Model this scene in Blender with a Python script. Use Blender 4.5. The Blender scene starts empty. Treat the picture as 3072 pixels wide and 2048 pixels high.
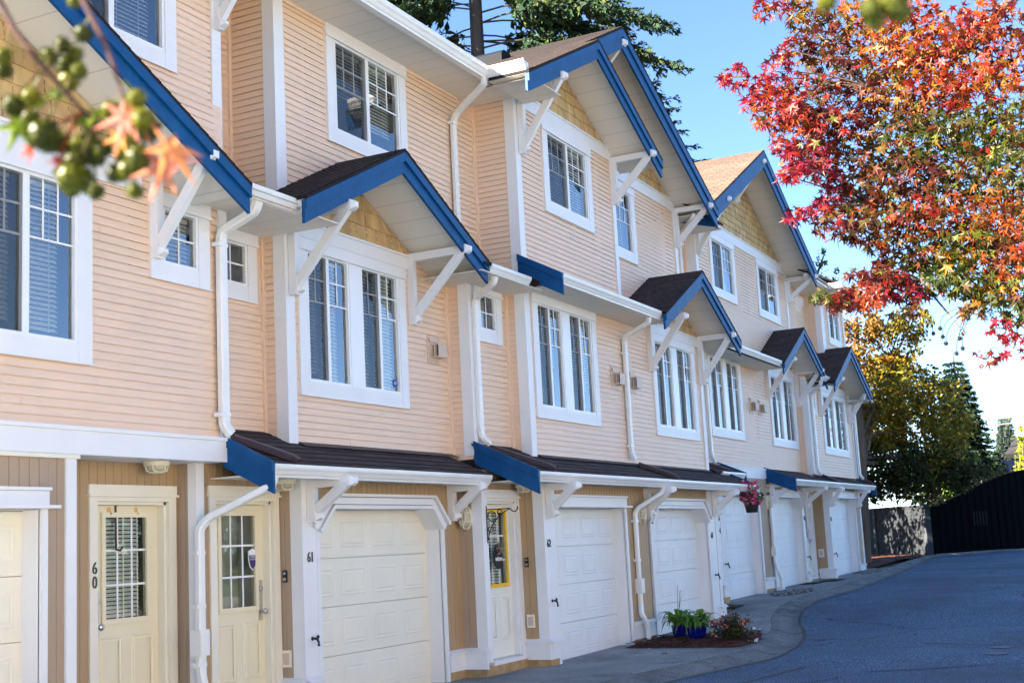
import bpy, math, random
from mathutils import Vector, Matrix
from math import radians, sin, cos, pi, sqrt
random.seed(7)
S = bpy.context.scene
COL = S.collection
# ---------------------------------------------------------------- helpers
class MB:
    """collects faces, builds ONE mesh object"""
    def __init__(s): s.v = []; s.f = []; s.uv = []; s.col = []
    def face(s, pts, uv=None, col=None):
        n = len(s.v); s.v.extend(tuple(p) for p in pts)
        s.f.append(tuple(range(n, n + len(pts)))); s.uv.append(uv); s.col.append(col)
    def box(s, x0, x1, y0, y1, z0, z1):
        if x0 > x1: x0, x1 = x1, x0
        if y0 > y1: y0, y1 = y1, y0
        if z0 > z1: z0, z1 = z1, z0
        a = [(x0,y0,z0),(x1,y0,z0),(x1,y1,z0),(x0,y1,z0),(x0,y0,z1),(x1,y0,z1),(x1,y1,z1),(x0,y1,z1)]
        for q in ((0,3,2,1),(4,5,6,7),(0,1,5,4),(1,2,6,5),(2,3,7,6),(3,0,4,7)): s.face([a[i] for i in q])
    def prism(s, A, B):
        """closed solid between two equal outlines"""
        n = len(A)
        s.face(list(reversed(A))); s.face(B)
        for i in range(n):
            j = (i+1) % n
            s.face([A[i], A[j], B[j], B[i]])
    def prism_y(s, xz, y0, y1): s.prism([(x,y0,z) for x,z in xz][::-1], [(x,y1,z) for x,z in xz][::-1])
    def prism_x(s, yz, x0, x1): s.prism([(x0,y,z) for y,z in yz], [(x1,y,z) for y,z in yz])
    def prism_z(s, xy, z0, z1): s.prism([(x,y,z0) for x,y in xy], [(x,y,z1) for x,y in xy])
    def tube(s, path, r, n=8, cap=True):
        path = [Vector(p) for p in path]
        rs = r if isinstance(r, (list, tuple)) else [r]*len(path)
        rings = []; up = None
        for i, p in enumerate(path):
            d = (path[min(i+1, len(path)-1)] - path[max(i-1, 0)])
            if d.length < 1e-9: d = Vector((0,0,1))
            d.normalize()
            if up is None:
                up = Vector((0,0,1)) if abs(d.z) < .9 else Vector((1,0,0))
            a = d.cross(up)
            if a.length < 1e-6: a = d.orthogonal()
            a.normalize(); b = a.cross(d).normalized(); up = b
            rings.append([p + (a*cos(2*pi*k/n) + b*sin(2*pi*k/n))*rs[i] for k in range(n)])
        for i in range(len(rings)-1):
            for k in range(n):
                s.face([rings[i][k], rings[i][(k+1)%n], rings[i+1][(k+1)%n], rings[i+1][k]])
        if cap: s.face(rings[0][::-1]); s.face(rings[-1])
    def sweep(s, path, w, d, ch=.012, side=None):
        """rectangular (chamfered) pipe along path; side = width direction"""
        path = [Vector(p) for p in path]; rings = []
        side = Vector(side or (1,0,0))
        for i, p in enumerate(path):
            t = Vector((0,0,0))
            if i > 0: t += (path[i]-path[i-1]).normalized()
            if i < len(path)-1: t += (path[i+1]-path[i]).normalized()
            t.normalize()
            a = side - t*side.dot(t)
            if a.length < 1e-3: a = t.orthogonal()
            a.normalize(); b = t.cross(a)
            W, D = w/2, d/2
            prof = [(-W+ch,-D),(W-ch,-D),(W,-D+ch),(W,D-ch),(W-ch,D),(-W+ch,D),(-W,D-ch),(-W,-D+ch)]
            rings.append([p + a*u + b*v for u, v in prof])
        for i in range(len(rings)-1):
            for k in range(8): s.face([rings[i][k], rings[i][(k+1)%8], rings[i+1][(k+1)%8], rings[i+1][k]])
        s.face(rings[0][::-1]); s.face(rings[-1])
    def lathe(s, c, prof, n=16, axis='z', sx=1., sy=1.):
        rings = []
        for r, h in prof:
            ring = []
            for k in range(n):
                a = 2*pi*k/n; p = (r*cos(a)*sx, r*sin(a)*sy, h)
                if axis == 'y': p = (p[0], -p[2], p[1])       # h grows towards the street (-Y)
                elif axis == 'x': p = (-p[2], p[0], p[1])      # h grows towards -X
                ring.append((c[0]+p[0], c[1]+p[1], c[2]+p[2]))
            rings.append(ring)
        for i in range(len(rings)-1):
            for k in range(n): s.face([rings[i][k], rings[i][(k+1)%n], rings[i+1][(k+1)%n], rings[i+1][k]])
        s.face(rings[0][::-1]); s.face(rings[-1])
    def ball(s, c, r, n=8, m=5, jit=0.):
        c = Vector(c); rings = []
        for i in range(1, m):
            t = pi*i/m
            rings.append([c + Vector((sin(t)*cos(2*pi*k/n), sin(t)*sin(2*pi*k/n), cos(t)))*r*(1+random.uniform(-jit,jit)) for k in range(n)])
        top = c+Vector((0,0,r)); bot = c-Vector((0,0,r))
        for k in range(n):
            s.face([top, rings[0][k], rings[0][(k+1)%n]]); s.face([bot, rings[-1][(k+1)%n], rings[-1][k]])
        for i in range(m-2):
            for k in range(n): s.face([rings[i][k], rings[i+1][k], rings[i+1][(k+1)%n], rings[i][(k+1)%n]])
    def build(s, name, mat, parent=None, smooth=False, recalc=False):
        me = bpy.data.meshes.new(name)
        me.from_pydata(s.v, [], s.f)
        if any(u is not None for u in s.uv):
            ul = me.uv_layers.new(name='UVMap'); k = 0; data = []
            for f, u in zip(s.f, s.uv):
                for i in range(len(f)): data.extend(u[i] if u else (0., 0.))
            ul.data.foreach_set('uv', data)
        if any(c is not None for c in s.col):
            at = me.color_attributes.new(name='tint', type='FLOAT_COLOR', domain='CORNER'); data = []
            for f, c in zip(s.f, s.col):
                for i in range(len(f)): data.extend((*(c or (1,1,1)), 1.))
            at.data.foreach_set('color', data)
        if smooth: me.polygons.foreach_set('use_smooth', [True]*len(me.polygons))
        me.materials.append(mat); me.update()
        o = bpy.data.objects.new(name, me); COL.objects.link(o)
        if parent is not None:
            o.parent = parent
            w = parent
            off = Vector((0,0,0))
            while w is not None: off += w.location; w = w.parent
            o.location = -off            # meshes are written in world coordinates
        return o
def thing(name, label, cat, loc=(0,0,0), group=None):
    o = bpy.data.objects.new(name, None); COL.objects.link(o); o.location = loc
    o.empty_display_size = .2
    o['label'] = label; o['category'] = cat
    if group: o['group'] = group
    return o
def tag(o, label=None, cat=None, group=None, kind=None):
    if label: o['label'] = label
    if cat: o['category'] = cat
    if group: o['group'] = group
    if kind: o['kind'] = kind
    return o
# ---------------------------------------------------------------- materials
def nodes(name):
    m = bpy.data.materials.new(name); m.use_nodes = True
    nt = m.node_tree; b = nt.nodes['Principled BSDF']
    return m, nt, b
def N(nt, t, **kw):
    n = nt.nodes.new(t)
    for k, v in kw.items():
        if k in n.inputs.keys(): n.inputs[k].default_value = v
        else: setattr(n, k, v)
    return n
def ramp(nt, fac, stops):
    r = nt.nodes.new('ShaderNodeValToRGB'); el = r.color_ramp.elements
    while len(el) < len(stops): el.new(.5)
    for e, (p, c) in zip(el, stops): e.position = p; e.color = (*c, 1)
    nt.links.new(fac, r.inputs['Fac']); return r
def paint(name, col, rough=.5, var=.08, scale=2.5, bump=.0, bscale=60, stretch=(1,1,1), spec=.4, dirt=None, dscale=1.2):
    """painted surface: soft large variation, optional fine bump and dirt stains"""
    m, nt, b = nodes(name); L = nt.links.new
    tc = N(nt, 'ShaderNodeTexCoord'); mp = N(nt, 'ShaderNodeMapping'); mp.inputs['Scale'].default_value = stretch
    L(tc.outputs['Object'], mp.inputs['Vector'])
    n1 = N(nt, 'ShaderNodeTexNoise', Scale=scale, Detail=4., Roughness=.6); L(mp.outputs[0], n1.inputs['Vector'])
    c = Vector(col)
    r = ramp(nt, n1.outputs['Fac'], [(.3, tuple(c*(1-var))), (.7, tuple(min(x*(1+var), 1.) for x in c))])
    out = r.outputs['Color']
    if dirt:
        n2 = N(nt, 'ShaderNodeTexNoise', Scale=dscale, Detail=6., Roughness=.65); L(tc.outputs['Object'], n2.inputs['Vector'])
        r2 = ramp(nt, n2.outputs['Fac'], [(.52, (0,0,0)), (.75, (.5,.5,.5))])
        mx = N(nt, 'ShaderNodeMix', data_type='RGBA'); mx.inputs[7].default_value = (*dirt, 1)
        L(r2.outputs['Color'], mx.inputs[0]); L(out, mx.inputs[6]); out = mx.outputs[2]
    L(out, b.inputs['Base Color'])
    b.inputs['Roughness'].default_value = rough; b.inputs['Specular IOR Level'].default_value = spec
    if bump:
        n3 = N(nt, 'ShaderNodeTexNoise', Scale=bscale, Detail=3.); L(mp.outputs[0], n3.inputs['Vector'])
        bp = N(nt, 'ShaderNodeBump', Strength=bump, Distance=.01); L(n3.outputs['Fac'], bp.inputs['Height']); L(bp.outputs[0], b.inputs['Normal'])
    return m
M = {}
M['peach'] = paint('peach_vinyl_siding', (.82,.59,.425), .48, .035, 1.1, .12, 90, (1,1,6), dirt=(.70,.52,.38), dscale=.9)
M['peach_trim'] = paint('peach_vinyl_trim', (.82,.61,.445), .45, .03, 2)
M['white'] = paint('white_painted_trim', (.77,.765,.77), .45, .03, 3, .05, 40, dirt=(.70,.68,.65), dscale=1.5)
M['white_vinyl'] = paint('white_vinyl', (.80,.80,.80), .3, .02, 3)
M['gutter'] = paint('white_aluminium', (.80,.79,.76), .32, .04, 4, dirt=(.62,.60,.56), dscale=2)
M['cream'] = paint('cream_painted_door', (.78,.70,.50), .42, .03, 3, .03, 70)
M['offwhite'] = paint('pale_painted_door', (.80,.80,.72), .4, .03, 3)
M['garage_cream'] = paint('cream_steel_garage_door', (.80,.76,.64), .45, .03, 2, .08, 200)
M['garage_white'] = paint('white_steel_garage_door', (.76,.765,.75), .45, .03, 2, .08, 200)
M['brown'] = paint('tan_board_siding', (.42,.285,.155), .6, .08, 1.5, .15, 50, (1,1,.15))
M['brown_shaded'] = paint('shaded_tan_siding', (.41,.30,.205), .6, .08, 1.5, .15, 50, (1,1,.15))  # the same tan boards with shade put into the colour
M['shingle_wall'] = paint('ochre_cedar_shingles', (.58,.395,.19), .75, .2, 6, .35, 40, (1,1,.25))
M['blue'] = paint('blue_painted_fascia', (.001,.062,.19), .5, .14, 4, .1, 25, spec=.22, dirt=(.012,.10,.24), dscale=3)
M['conc_found'] = paint('stained_concrete_footing', (.40,.27,.13), .9, .25, 6, .5, 30, dirt=(.20,.15,.10), dscale=4)
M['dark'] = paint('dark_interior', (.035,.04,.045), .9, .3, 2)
M['black'] = paint('black_iron', (.012,.012,.013), .45, .2, 8)
M['brass'] = paint('brass', (.65,.42,.12), .3, .1, 8)
M['chrome'] = paint('brushed_nickel', (.55,.53,.50), .28, .05, 8)
M['chrome'].node_tree.nodes['Principled BSDF'].inputs['Metallic'].default_value = 1.
M['yellow'] = paint('yellow_painted_frame', (.80,.50,.02), .45, .05, 8)
M['black_plastic'] = paint('black_plastic', (.015,.015,.017), .3, .1, 8)
M['downpipe'] = paint('dark_brown_roof_pipe', (.05,.032,.04), .35, .1, 6)
M['blind'] = paint('white_blind_slats', (.82,.83,.76), .5, .03, 3)
M['beige'] = paint('beige_vent_plastic', (.62,.47,.36), .5, .03, 4)
M['cage'] = paint('ivory_lamp_cage', (.74,.68,.52), .4, .03, 5)
M['lens'] = paint('frosted_lamp_glass', (.50,.46,.34), .2, .1, 30)
def soffit_mat():
    m, nt, b = nodes('vented_vinyl_soffit'); L = nt.links.new
    tc = N(nt, 'ShaderNodeTexCoord'); sx = N(nt, 'ShaderNodeSeparateXYZ'); L(tc.outputs['Object'], sx.inputs[0])
    w = N(nt, 'ShaderNodeMath', operation='FRACT'); mu = N(nt, 'ShaderNodeMath', operation='MULTIPLY'); mu.inputs[1].default_value = 1/.3
    L(sx.outputs['X'], mu.inputs[0]); L(mu.outputs[0], w.inputs[0])
    r = ramp(nt, w.outputs[0], [(0, (.5,.45,.38)), (.03, (.74,.69,.60)), (.97, (.74,.69,.60)), (1., (.5,.45,.38))])
    L(r.outputs[0], b.inputs['Base Color']); b.inputs['Roughness'].default_value = .55
    return m
M['soffit'] = soffit_mat()
def shingle_mat(name, c1, c2, mortar):
    m, nt, b = nodes(name); L = nt.links.new
    tc = N(nt, 'ShaderNodeTexCoord')
    br = N(nt, 'ShaderNodeTexBrick', offset=.37, squash=1.)
    br.inputs['Scale'].default_value = 1.; br.inputs['Brick Width'].default_value = .31; br.inputs['Row Height'].default_value = .14
    br.inputs['Mortar Size'].default_value = .008; br.inputs['Mortar Smooth'].default_value = .4; br.inputs['Bias'].default_value = -.1
    br.inputs['Color1'].default_value = (*c1,1); br.inputs['Color2'].default_value = (*c2,1); br.inputs['Mortar'].default_value = (*mortar,1)
    L(tc.outputs['UV'], br.inputs['Vector'])
    n1 = N(nt, 'ShaderNodeTexNoise', Scale=55., Detail=3.); L(tc.outputs['Object'], n1.inputs['Vector'])
    n2 = N(nt, 'ShaderNodeTexNoise', Scale=1.3, Detail=4.); L(tc.outputs['Object'], n2.inputs['Vector'])
    r1 = ramp(nt, n1.outputs['Fac'], [(.3,(.55,.55,.55)),(.7,(1.35,1.3,1.3))]); r2 = ramp(nt, n2.outputs['Fac'], [(.3,(.75,.78,.8)),(.7,(1.2,1.15,1.12))])
    m1 = N(nt, 'ShaderNodeMix', data_type='RGBA', blend_type='MULTIPLY'); m1.inputs[0].default_value = 1.
    L(br.outputs['Color'], m1.inputs[6]); L(r1.outputs[0], m1.inputs[7])
    m2 = N(nt, 'ShaderNodeMix', data_type='RGBA', blend_type='MULTIPLY'); m2.inputs[0].default_value = 1.
    L(m1.outputs[2], m2.inputs[6]); L(r2.outputs[0], m2.inputs[7]); L(m2.outputs[2], b.inputs['Base Color'])
    # each course rises to its lower edge: sawtooth height along v
    sp = N(nt, 'ShaderNodeSeparateXYZ'); L(tc.outputs['UV'], sp.inputs[0])
    mu = N(nt, 'ShaderNodeMath', operation='DIVIDE'); mu.inputs[1].default_value = .14; L(sp.outputs['Y'], mu.inputs[0])
    fr = N(nt, 'ShaderNodeMath', operation='FRACT'); L(mu.outputs[0], fr.inputs[0])
    iv = N(nt, 'ShaderNodeMath', operation='SUBTRACT'); iv.inputs[0].default_value = 1.; L(fr.outputs[0], iv.inputs[1])
    ad = N(nt, 'ShaderNodeMath', operation='MULTIPLY_ADD'); ad.inputs[1].default_value = .25; L(n1.outputs['Fac'], ad.inputs[0]); L(iv.outputs[0], ad.inputs[2])
    bp = N(nt, 'ShaderNodeBump', Strength=.9, Distance=.012); L(ad.outputs[0], bp.inputs['Height']); L(bp.outputs[0], b.inputs['Normal'])
    b.inputs['Roughness'].default_value = .85; b.inputs['Specular IOR Level'].default_value = .25
    return m
M['roof'] = shingle_mat('dark_asphalt_shingles', (.080,.058,.058), (.046,.034,.035), (.016,.012,.012))
M['roof_far'] = shingle_mat('brown_asphalt_shingles', (.16,.115,.085), (.11,.08,.06), (.03,.02,.018))
def glass_mat(name='window_glass', ior=2.2):
    m = bpy.data.materials.new(name); m.use_nodes = True; nt = m.node_tree; L = nt.links.new
    nt.nodes.remove(nt.nodes['Principled BSDF']); out = nt.nodes['Material Output']
    tr = N(nt, 'ShaderNodeBsdfTransparent'); tr.inputs['Color'].default_value = (.92,.97,.96,1)
    gl = N(nt, 'ShaderNodeBsdfGlossy'); gl.inputs['Roughness'].default_value = .015; gl.inputs['Color'].default_value = (.95,.97,1,1)
    fr = N(nt, 'ShaderNodeFresnel', IOR=ior)
    tc = N(nt, 'ShaderNodeTexCoord'); n = N(nt, 'ShaderNodeTexNoise', Scale=1.6, Detail=1.); L(tc.outputs['Object'], n.inputs['Vector'])
    bp = N(nt, 'ShaderNodeBump', Strength=.06, Distance=.05); L(n.outputs['Fac'], bp.inputs['Height'])
    L(bp.outputs[0], gl.inputs['Normal']); L(bp.outputs[0], fr.inputs['Normal'])
    mx = N(nt, 'ShaderNodeMixShader'); L(fr.outputs[0], mx.inputs[0]); L(tr.outputs[0], mx.inputs[1]); L(gl.outputs[0], mx.inputs[2])
    L(mx.outputs[0], out.inputs['Surface']); return m
M['glass'] = glass_mat(); M['door_glass'] = glass_mat('door_glass', 1.5)
def screen_mat():
    m = bpy.data.materials.new('insect_screen'); m.use_nodes = True; nt = m.node_tree; L = nt.links.new
    b = nt.nodes['Principled BSDF']; out = nt.nodes['Material Output']
    b.inputs['Base Color'].default_value = (.035,.04,.045,1); b.inputs['Roughness'].default_value = .8
    tr = N(nt, 'ShaderNodeBsdfTransparent'); mx = N(nt, 'ShaderNodeMixShader'); mx.inputs[0].default_value = .42
    L(tr.outputs[0], mx.inputs[1]); L(b.outputs[0], mx.inputs[2]); L(mx.outputs[0], out.inputs['Surface']); return m
M['screen'] = screen_mat()
# ---------------------------------------------------------------- camera
F_PX = 3914.29
YAW, PIT, ROLL = radians(26.5027), radians(8.9318), radians(-2.9786)
CAM = Vector((0, 0, 1.6))
fw = Vector((cos(PIT)*cos(YAW), cos(PIT)*sin(YAW), sin(PIT)))
rt = fw.cross(Vector((0,0,1))).normalized(); upv = rt.cross(fw)
cx = cos(ROLL)*rt + sin(ROLL)*upv; cy = -sin(ROLL)*rt + cos(ROLL)*upv
cam = bpy.data.cameras.new('camera'); camo = bpy.data.objects.new('camera', cam); COL.objects.link(camo)
camo.matrix_world = Matrix(((cx.x,cy.x,-fw.x,CAM.x),(cx.y,cy.y,-fw.y,CAM.y),(cx.z,cy.z,-fw.z,CAM.z),(0,0,0,1)))
cam.sensor_width = 36.; cam.lens = 36.*F_PX/3072; cam.clip_end = 3000; cam.clip_start = .05
cam.dof.use_dof = True; cam.dof.focus_distance = 17.; cam.dof.aperture_fstop = 4.6
S.camera = camo
def ray(px, py): return (cx*((px-1536)/F_PX) - cy*((py-1024)/F_PX) + fw)
def at_depth(px, py, d):                  # point of the photograph at forward distance d
    return CAM + ray(px, py)*d
def at_z(px, py, z):
    r = ray(px, py); return CAM + r*((z-CAM.z)/r.z)
def at_y(px, py, y):
    r = ray(px, py); return CAM + r*(y/r.y)
def ground_z(x, y=0):
    def ss(a, b, t):
        t = max(0., min(1., (t-a)/(b-a))); return t*t*(3-2*t)
    return .04*ss(14, 21, x) + .26*ss(20.5, 26.5, x) + .28*max(0., min(1., (x-26.5)/22.))
def at_ground(px, py):
    z = 0.
    for _ in range(40):
        p = at_z(px, py, z); z = .5*z + .5*ground_z(p.x, p.y)
    return Vector((p.x, p.y, ground_z(p.x, p.y)))
M['roof_strip'] = paint('grey_metal_flashing', (.075,.068,.068), .5, .15, 5)
M['pewter'] = paint('pewter_number', (.05,.055,.06), .35, .1, 9)
M['rust'] = paint('dark_bronze_metal', (.05,.018,.012), .4, .2, 9)
M['purple'] = paint('purple_print', (.05,.02,.14), .4, .05, 9)
M['decal_blue'] = paint('blue_print', (.01,.04,.32), .4, .05, 9)
M['roof_grey'] = shingle_mat('grey_asphalt_shingles', (.16,.15,.15), (.10,.095,.10), (.03,.03,.03))
M['wire'] = paint('grey_cable', (.10,.10,.10), .5, .1, 2)
M['gate'] = paint('matt_black_sheet', (.003,.003,.004), .9, .2, 2, spec=.05)
M['pot_blue'] = paint('cobalt_glazed_pot', (.006,.008,.16), .12, .15, 8, spec=.6)
M['sign_board'] = paint('dark_slate_sign', (.02,.018,.018), .7, .2, 20)
M['opp_wall'] = paint('cream_opposite_siding', (.80,.68,.52), .7, .05, 2)
M['opp_win'] = paint('dark_opposite_window', (.06,.08,.10), .2, .1, 2)
M['valve'] = paint('pale_valve_cover', (.14,.14,.16), .6, .2, 20)
M['vent_metal'] = paint('dark_blue_grey_metal', (.006,.008,.014), .7, .1, 6, spec=.15)
# ================================================================ building parts
def clap(mb, at, face, u0, u1, z0, z1, holes=(), iv=None, pitch=.0762, lip=.0135):
    """horizontal lap siding; face 'F' = towards the street (plane y=at), 'L' = towards -X (plane x=at)"""
    P = (lambda u, n, z: (u, at-n, z)) if face == 'F' else (lambda u, n, z: (at-n, u, z))
    n = int(math.ceil((z1-z0)/pitch)); joint = None
    for i in range(n):
        zb = z0+i*pitch; zt = min(zb+pitch, z1)
        segs = [iv(zb, zt)] if iv else [(u0, u1)]
        for (a, b, c, d) in holes:
            if zb < c or zt > d: continue
            out = []
            for s in segs:
                if s is None: continue
                if b <= s[0] or a >= s[1]: out.append(s); continue
                if a > s[0]: out.append((s[0], a))
                if b < s[1]: out.append((b, s[1]))
            segs = out
        if i % 2 == 0: joint = (u0+random.uniform(.25,.75)*(u1-u0)) if u1-u0 > 1.6 and random.random() < .5 else None
        if joint:
            out = []
            for s in segs:
                if s and s[0]+.1 < joint < s[1]-.1: out += [(s[0], joint), (joint+.003, s[1])]
                else: out.append(s)
            segs = out
        for s in segs:
            if s is None or s[1]-s[0] < .005: continue
            a, b = s; l = lip+random.uniform(-.002,.002)
            mb.face([P(a,l,zb), P(b,l,zb), P(b,.003,zt), P(a,.003,zt)])
            mb.face([P(a,0,zb+.011), P(b,0,zb+.011), P(b,l-.002,zb+.011), P(a,l-.002,zb+.011)])
def shakes(mb, at, iv, z0, z1, pitch=.17, wmin=.10, wmax=.24):
    """cedar shingles on a street-facing gable wall; iv(z) -> x range"""
    n = int(math.ceil((z1-z0)/pitch))
    for i in range(n):
        zb = z0+i*pitch; zt = min(zb+pitch*1.05, z1)
        r0 = iv(zb); 
        if r0 is None: continue
        a, b = r0; u = a-random.uniform(0, wmax)
        while u < b:
            w = random.uniform(wmin, wmax); x0 = max(u, a); x1 = min(u+w-.006, b); u += w
            if x1-x0 < .01: continue
            r1 = iv(zt) or ((a+b)/2, (a+b)/2)
            l = .022+random.uniform(-.004,.005); d = random.uniform(-.006,.006)
            t0 = min(max(x0, r1[0]), r1[1]); t1 = min(max(x1, r1[0]), r1[1])
            t = random.uniform(.80, 1.08); c = (t, t*random.uniform(.95,1.03), t*random.uniform(.9,1.05))
            mb.face([(x0,at-l,zb+d),(x1,at-l,zb+d),(t1,at-.004,zt),(t0,at-.004,zt)], col=c)
            mb.face([(x0,at,zb+d),(x1,at,zb+d),(x1,at-l,zb+d),(x0,at-l,zb+d)], col=c)
            mb.face([(x1,at-l,zb+d),(x1,at,zb+d),(t1,at-.004,zt)], col=c)
    zz = z0
    while zz < z1-.001 and iv(zz):
        zn = min(zz+.06, z1); a0 = iv(zz); a1 = iv(zn) or ((a0[0]+a0[1])/2,)*2
        mb.face([(a0[0],at+.002,zz),(a0[1],at+.002,zz),(a1[1],at+.002,zn),(a1[0],at+.002,zn)], col=(.35,.3,.25)); zz = zn
def vboards(mb, at, face, u0, u1, z0, z1, hole=None, pitch=.105):
    """vertical grooved boards; hole = (ua, ub, bottom function of u)"""
    P = (lambda u, n, z: (u, at-n, z)) if face == 'F' else (lambda u, n, z: (at-n, u, z))
    n = max(1, int(round((u1-u0)/pitch))); w = (u1-u0)/n
    for i in range(n):
        a = u0+i*w; b = a+w; zb = z0
        if hole and a+w/2 > hole[0] and a+w/2 < hole[1]: zb = hole[2]
        if zb >= z1: continue
        g = .006; d = .011
        mb.face([P(a+g,d,zb),P(b-g,d,zb),P(b-g,d,z1),P(a+g,d,z1)])
        mb.face([P(a,0,zb),P(a+g,d,zb),P(a+g,d,z1),P(a,0,z1)])
        mb.face([P(b-g,d,zb),P(b,0,zb),P(b,0,z1),P(b-g,d,z1)])
def corner_post(h, xc, yw, z0, z1, w=.145, dp=.13, name='corner_trim'):
    m = MB(); m.box(xc-.018, xc+w, yw-.028, yw-.006, z0, z1); m.box(xc-.018, xc+.004, yw-.0055, yw+dp, z0, z1)
    return m.build(name, M['white'], h)
def inner_trim(h, x, y, z0, z1):
    m = MB(); m.box(x-.045, x-.0145, y-.04, y-.0005, z0, z1); m.box(x-.0140, x+.002, y-.05, y-.0008, z0, z1)
    return m.build('inner_corner_trim', M['peach_trim'], h)
# ---------------------------------------------------------------- windows
def window(h, Y, x0, x1, z0, z1, kind, open_=(.75,1.), blind=True, st=.17, bt=.16, ht=.13, curtain=None):
    m = MB()
    xi0, xi1, zi0, zi1 = x0+st, x1-st+.01, z0+bt, z1-ht
    m.box(x0, xi0, Y-.032, Y+.02, z0+.0, zi1); m.box(xi1, x1, Y-.032, Y+.02, z0+.0, zi1)
    m.box(xi0+.0005, xi1-.0005, Y-.030, Y+.02, z0, zi0)
    m.box(x0-.012, x1+.012, Y-.042, Y+.02, zi1+.0008, z1)
    m.box(x0-.02, x1+.02, Y-.052, Y-.0425, zi1-.012, zi1+.018)
    m.box(x0-.012, x1+.012, Y-.045, Y-.0325, z0-.010, z0-.0005)
    w = m.build('window', M['white'], h)
    fr = MB(); gl = MB()
    fw_ = .04
    def ring(a, b, c, d, t, y0, y1):
        fr.box(a, a+t, y0, y1, c, d); fr.box(b-t, b, y0, y1, c, d)
        fr.box(a+t, b-t, y0+.0006, y1, c, c+t); fr.box(a+t, b-t, y0+.0006, y1, d-t, d)
    lites = []
    if kind == 'double':
        xm = (xi0+xi1)/2; mw = .13
        fr.box(xm-mw, xm+mw, Y-.028, Y+.05, zi0+.0006, zi1-.0006)
        for a, b in ((xi0, xm-mw), (xm+mw, xi1)):
            ring(a, b, zi0, zi1, fw_*.8, Y-.02, Y+.06)
            c = (a+b)/2; fr.box(c-.026, c+.026, Y-.012, Y+.055, zi0+.033, zi1-.033)
            lites += [(a+.032, c-.026, True), (c+.026, b-.032, False)]
        ncol = 2
    elif kind == 'slider':
        ring(xi0, xi1, zi0, zi1, fw_*.9, Y-.02, Y+.06)
        c = (xi0+xi1)/2; fr.box(c-.035, c+.035, Y-.012, Y+.055, zi0+.036, zi1-.036)
        lites = [(xi0+.036, c-.035, True), (c+.035, xi1-.036, False)]; ncol = 3
    else:
        ring(xi0, xi1, zi0, zi1, fw_*.8, Y-.02, Y+.06); lites = [(xi0+.032, xi1-.032, False)]; ncol = 2
    zg0, zg1 = zi0+.033, zi1-.033
    for a, b, s in lites:
        yg = Y+.030 if s else Y+.018
        gl.face([(a,yg,zg0),(b,yg,zg0),(b,yg,zg1),(a,yg,zg1)])
        rows = [zg1-.265, zg1-.525] if kind != 'single' else [(zg0+zg1)/2]
        zlow = rows[-1] if kind != 'single' else zg0; mn = MB()
        for k in range(1, ncol):
            xk = a+(b-a)*k/ncol; mn.box(xk-.009, xk+.009, yg-.010, yg-.003, zlow, zg1)
        for r in rows: mn.box(a, b, yg-.0115, yg-.0032, r-.009, r+.009)
        mn.build('muntin_grid', M['white_vinyl'], w)
        if s: sc = MB(); sc.face([(a,Y-.004,zg0),(b,Y-.004,zg0),(b,Y-.004,zg1),(a,Y-.004,zg1)]); sc.build('insect_screen', M['screen'], w)
    fr.build('sash_frame', M['white_vinyl'], w)
    gl.build('pane', M['glass'], w)
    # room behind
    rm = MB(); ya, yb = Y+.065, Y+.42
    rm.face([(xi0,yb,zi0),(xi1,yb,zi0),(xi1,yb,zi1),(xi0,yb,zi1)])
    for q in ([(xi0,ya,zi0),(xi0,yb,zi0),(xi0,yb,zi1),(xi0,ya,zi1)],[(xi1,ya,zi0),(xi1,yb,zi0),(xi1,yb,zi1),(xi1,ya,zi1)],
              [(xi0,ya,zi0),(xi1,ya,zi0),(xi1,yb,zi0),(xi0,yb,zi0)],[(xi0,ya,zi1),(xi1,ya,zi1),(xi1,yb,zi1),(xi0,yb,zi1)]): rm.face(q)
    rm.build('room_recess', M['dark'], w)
    if blind:
        for a, b, s in lites:
            bm = MB()
            a -= .02; b += .0
            b_ = b-random.uniform(.05,.12) if random.random() < .7 else b
            stop = zg0+(zg1-zg0)*(1-random.uniform(*open_)); z = zg1-.02
            bm.box(a, b_, Y+.085, Y+.12, zg1-.04, zg1)
            tilt = random.choice((.018,.020,.023))
            z -= .05
            while z > stop+.02:
                s1 = random.uniform(-.002,.002)
                bm.face([(a,Y+.082,z-tilt+s1),(b_,Y+.082,z-tilt-s1),(b_,Y+.116,z+tilt-s1),(a,Y+.116,z+tilt+s1)]); z -= .043
            for q in (.25,.75):
                xq = a+(b_-a)*q; bm.box(xq-.003, xq+.003, Y+.079, Y+.0805, stop, zg1-.04)
            bm.build('blind', M['blind'], w)
    if curtain:
        for a, b in curtain:
            n = 14; cm = MB()
            for k in range(n):
                u0 = a+(b-a)*k/n; u1 = a+(b-a)*(k+1)/n; y0 = Y+.16+.02*(k%2); y1 = Y+.16+.02*((k+1)%2)
                cm.face([(u0,y0,zg0-.02),(u1,y1,zg0-.02),(u1,y1,zg1+.02),(u0,y0,zg1+.02)])
            cm.build('curtain', M['blind'], w)
    return w
def hole(x0, x1, z0, z1): return (x0+.02, x1-.02, z0+.0, z1-.0)
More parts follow.
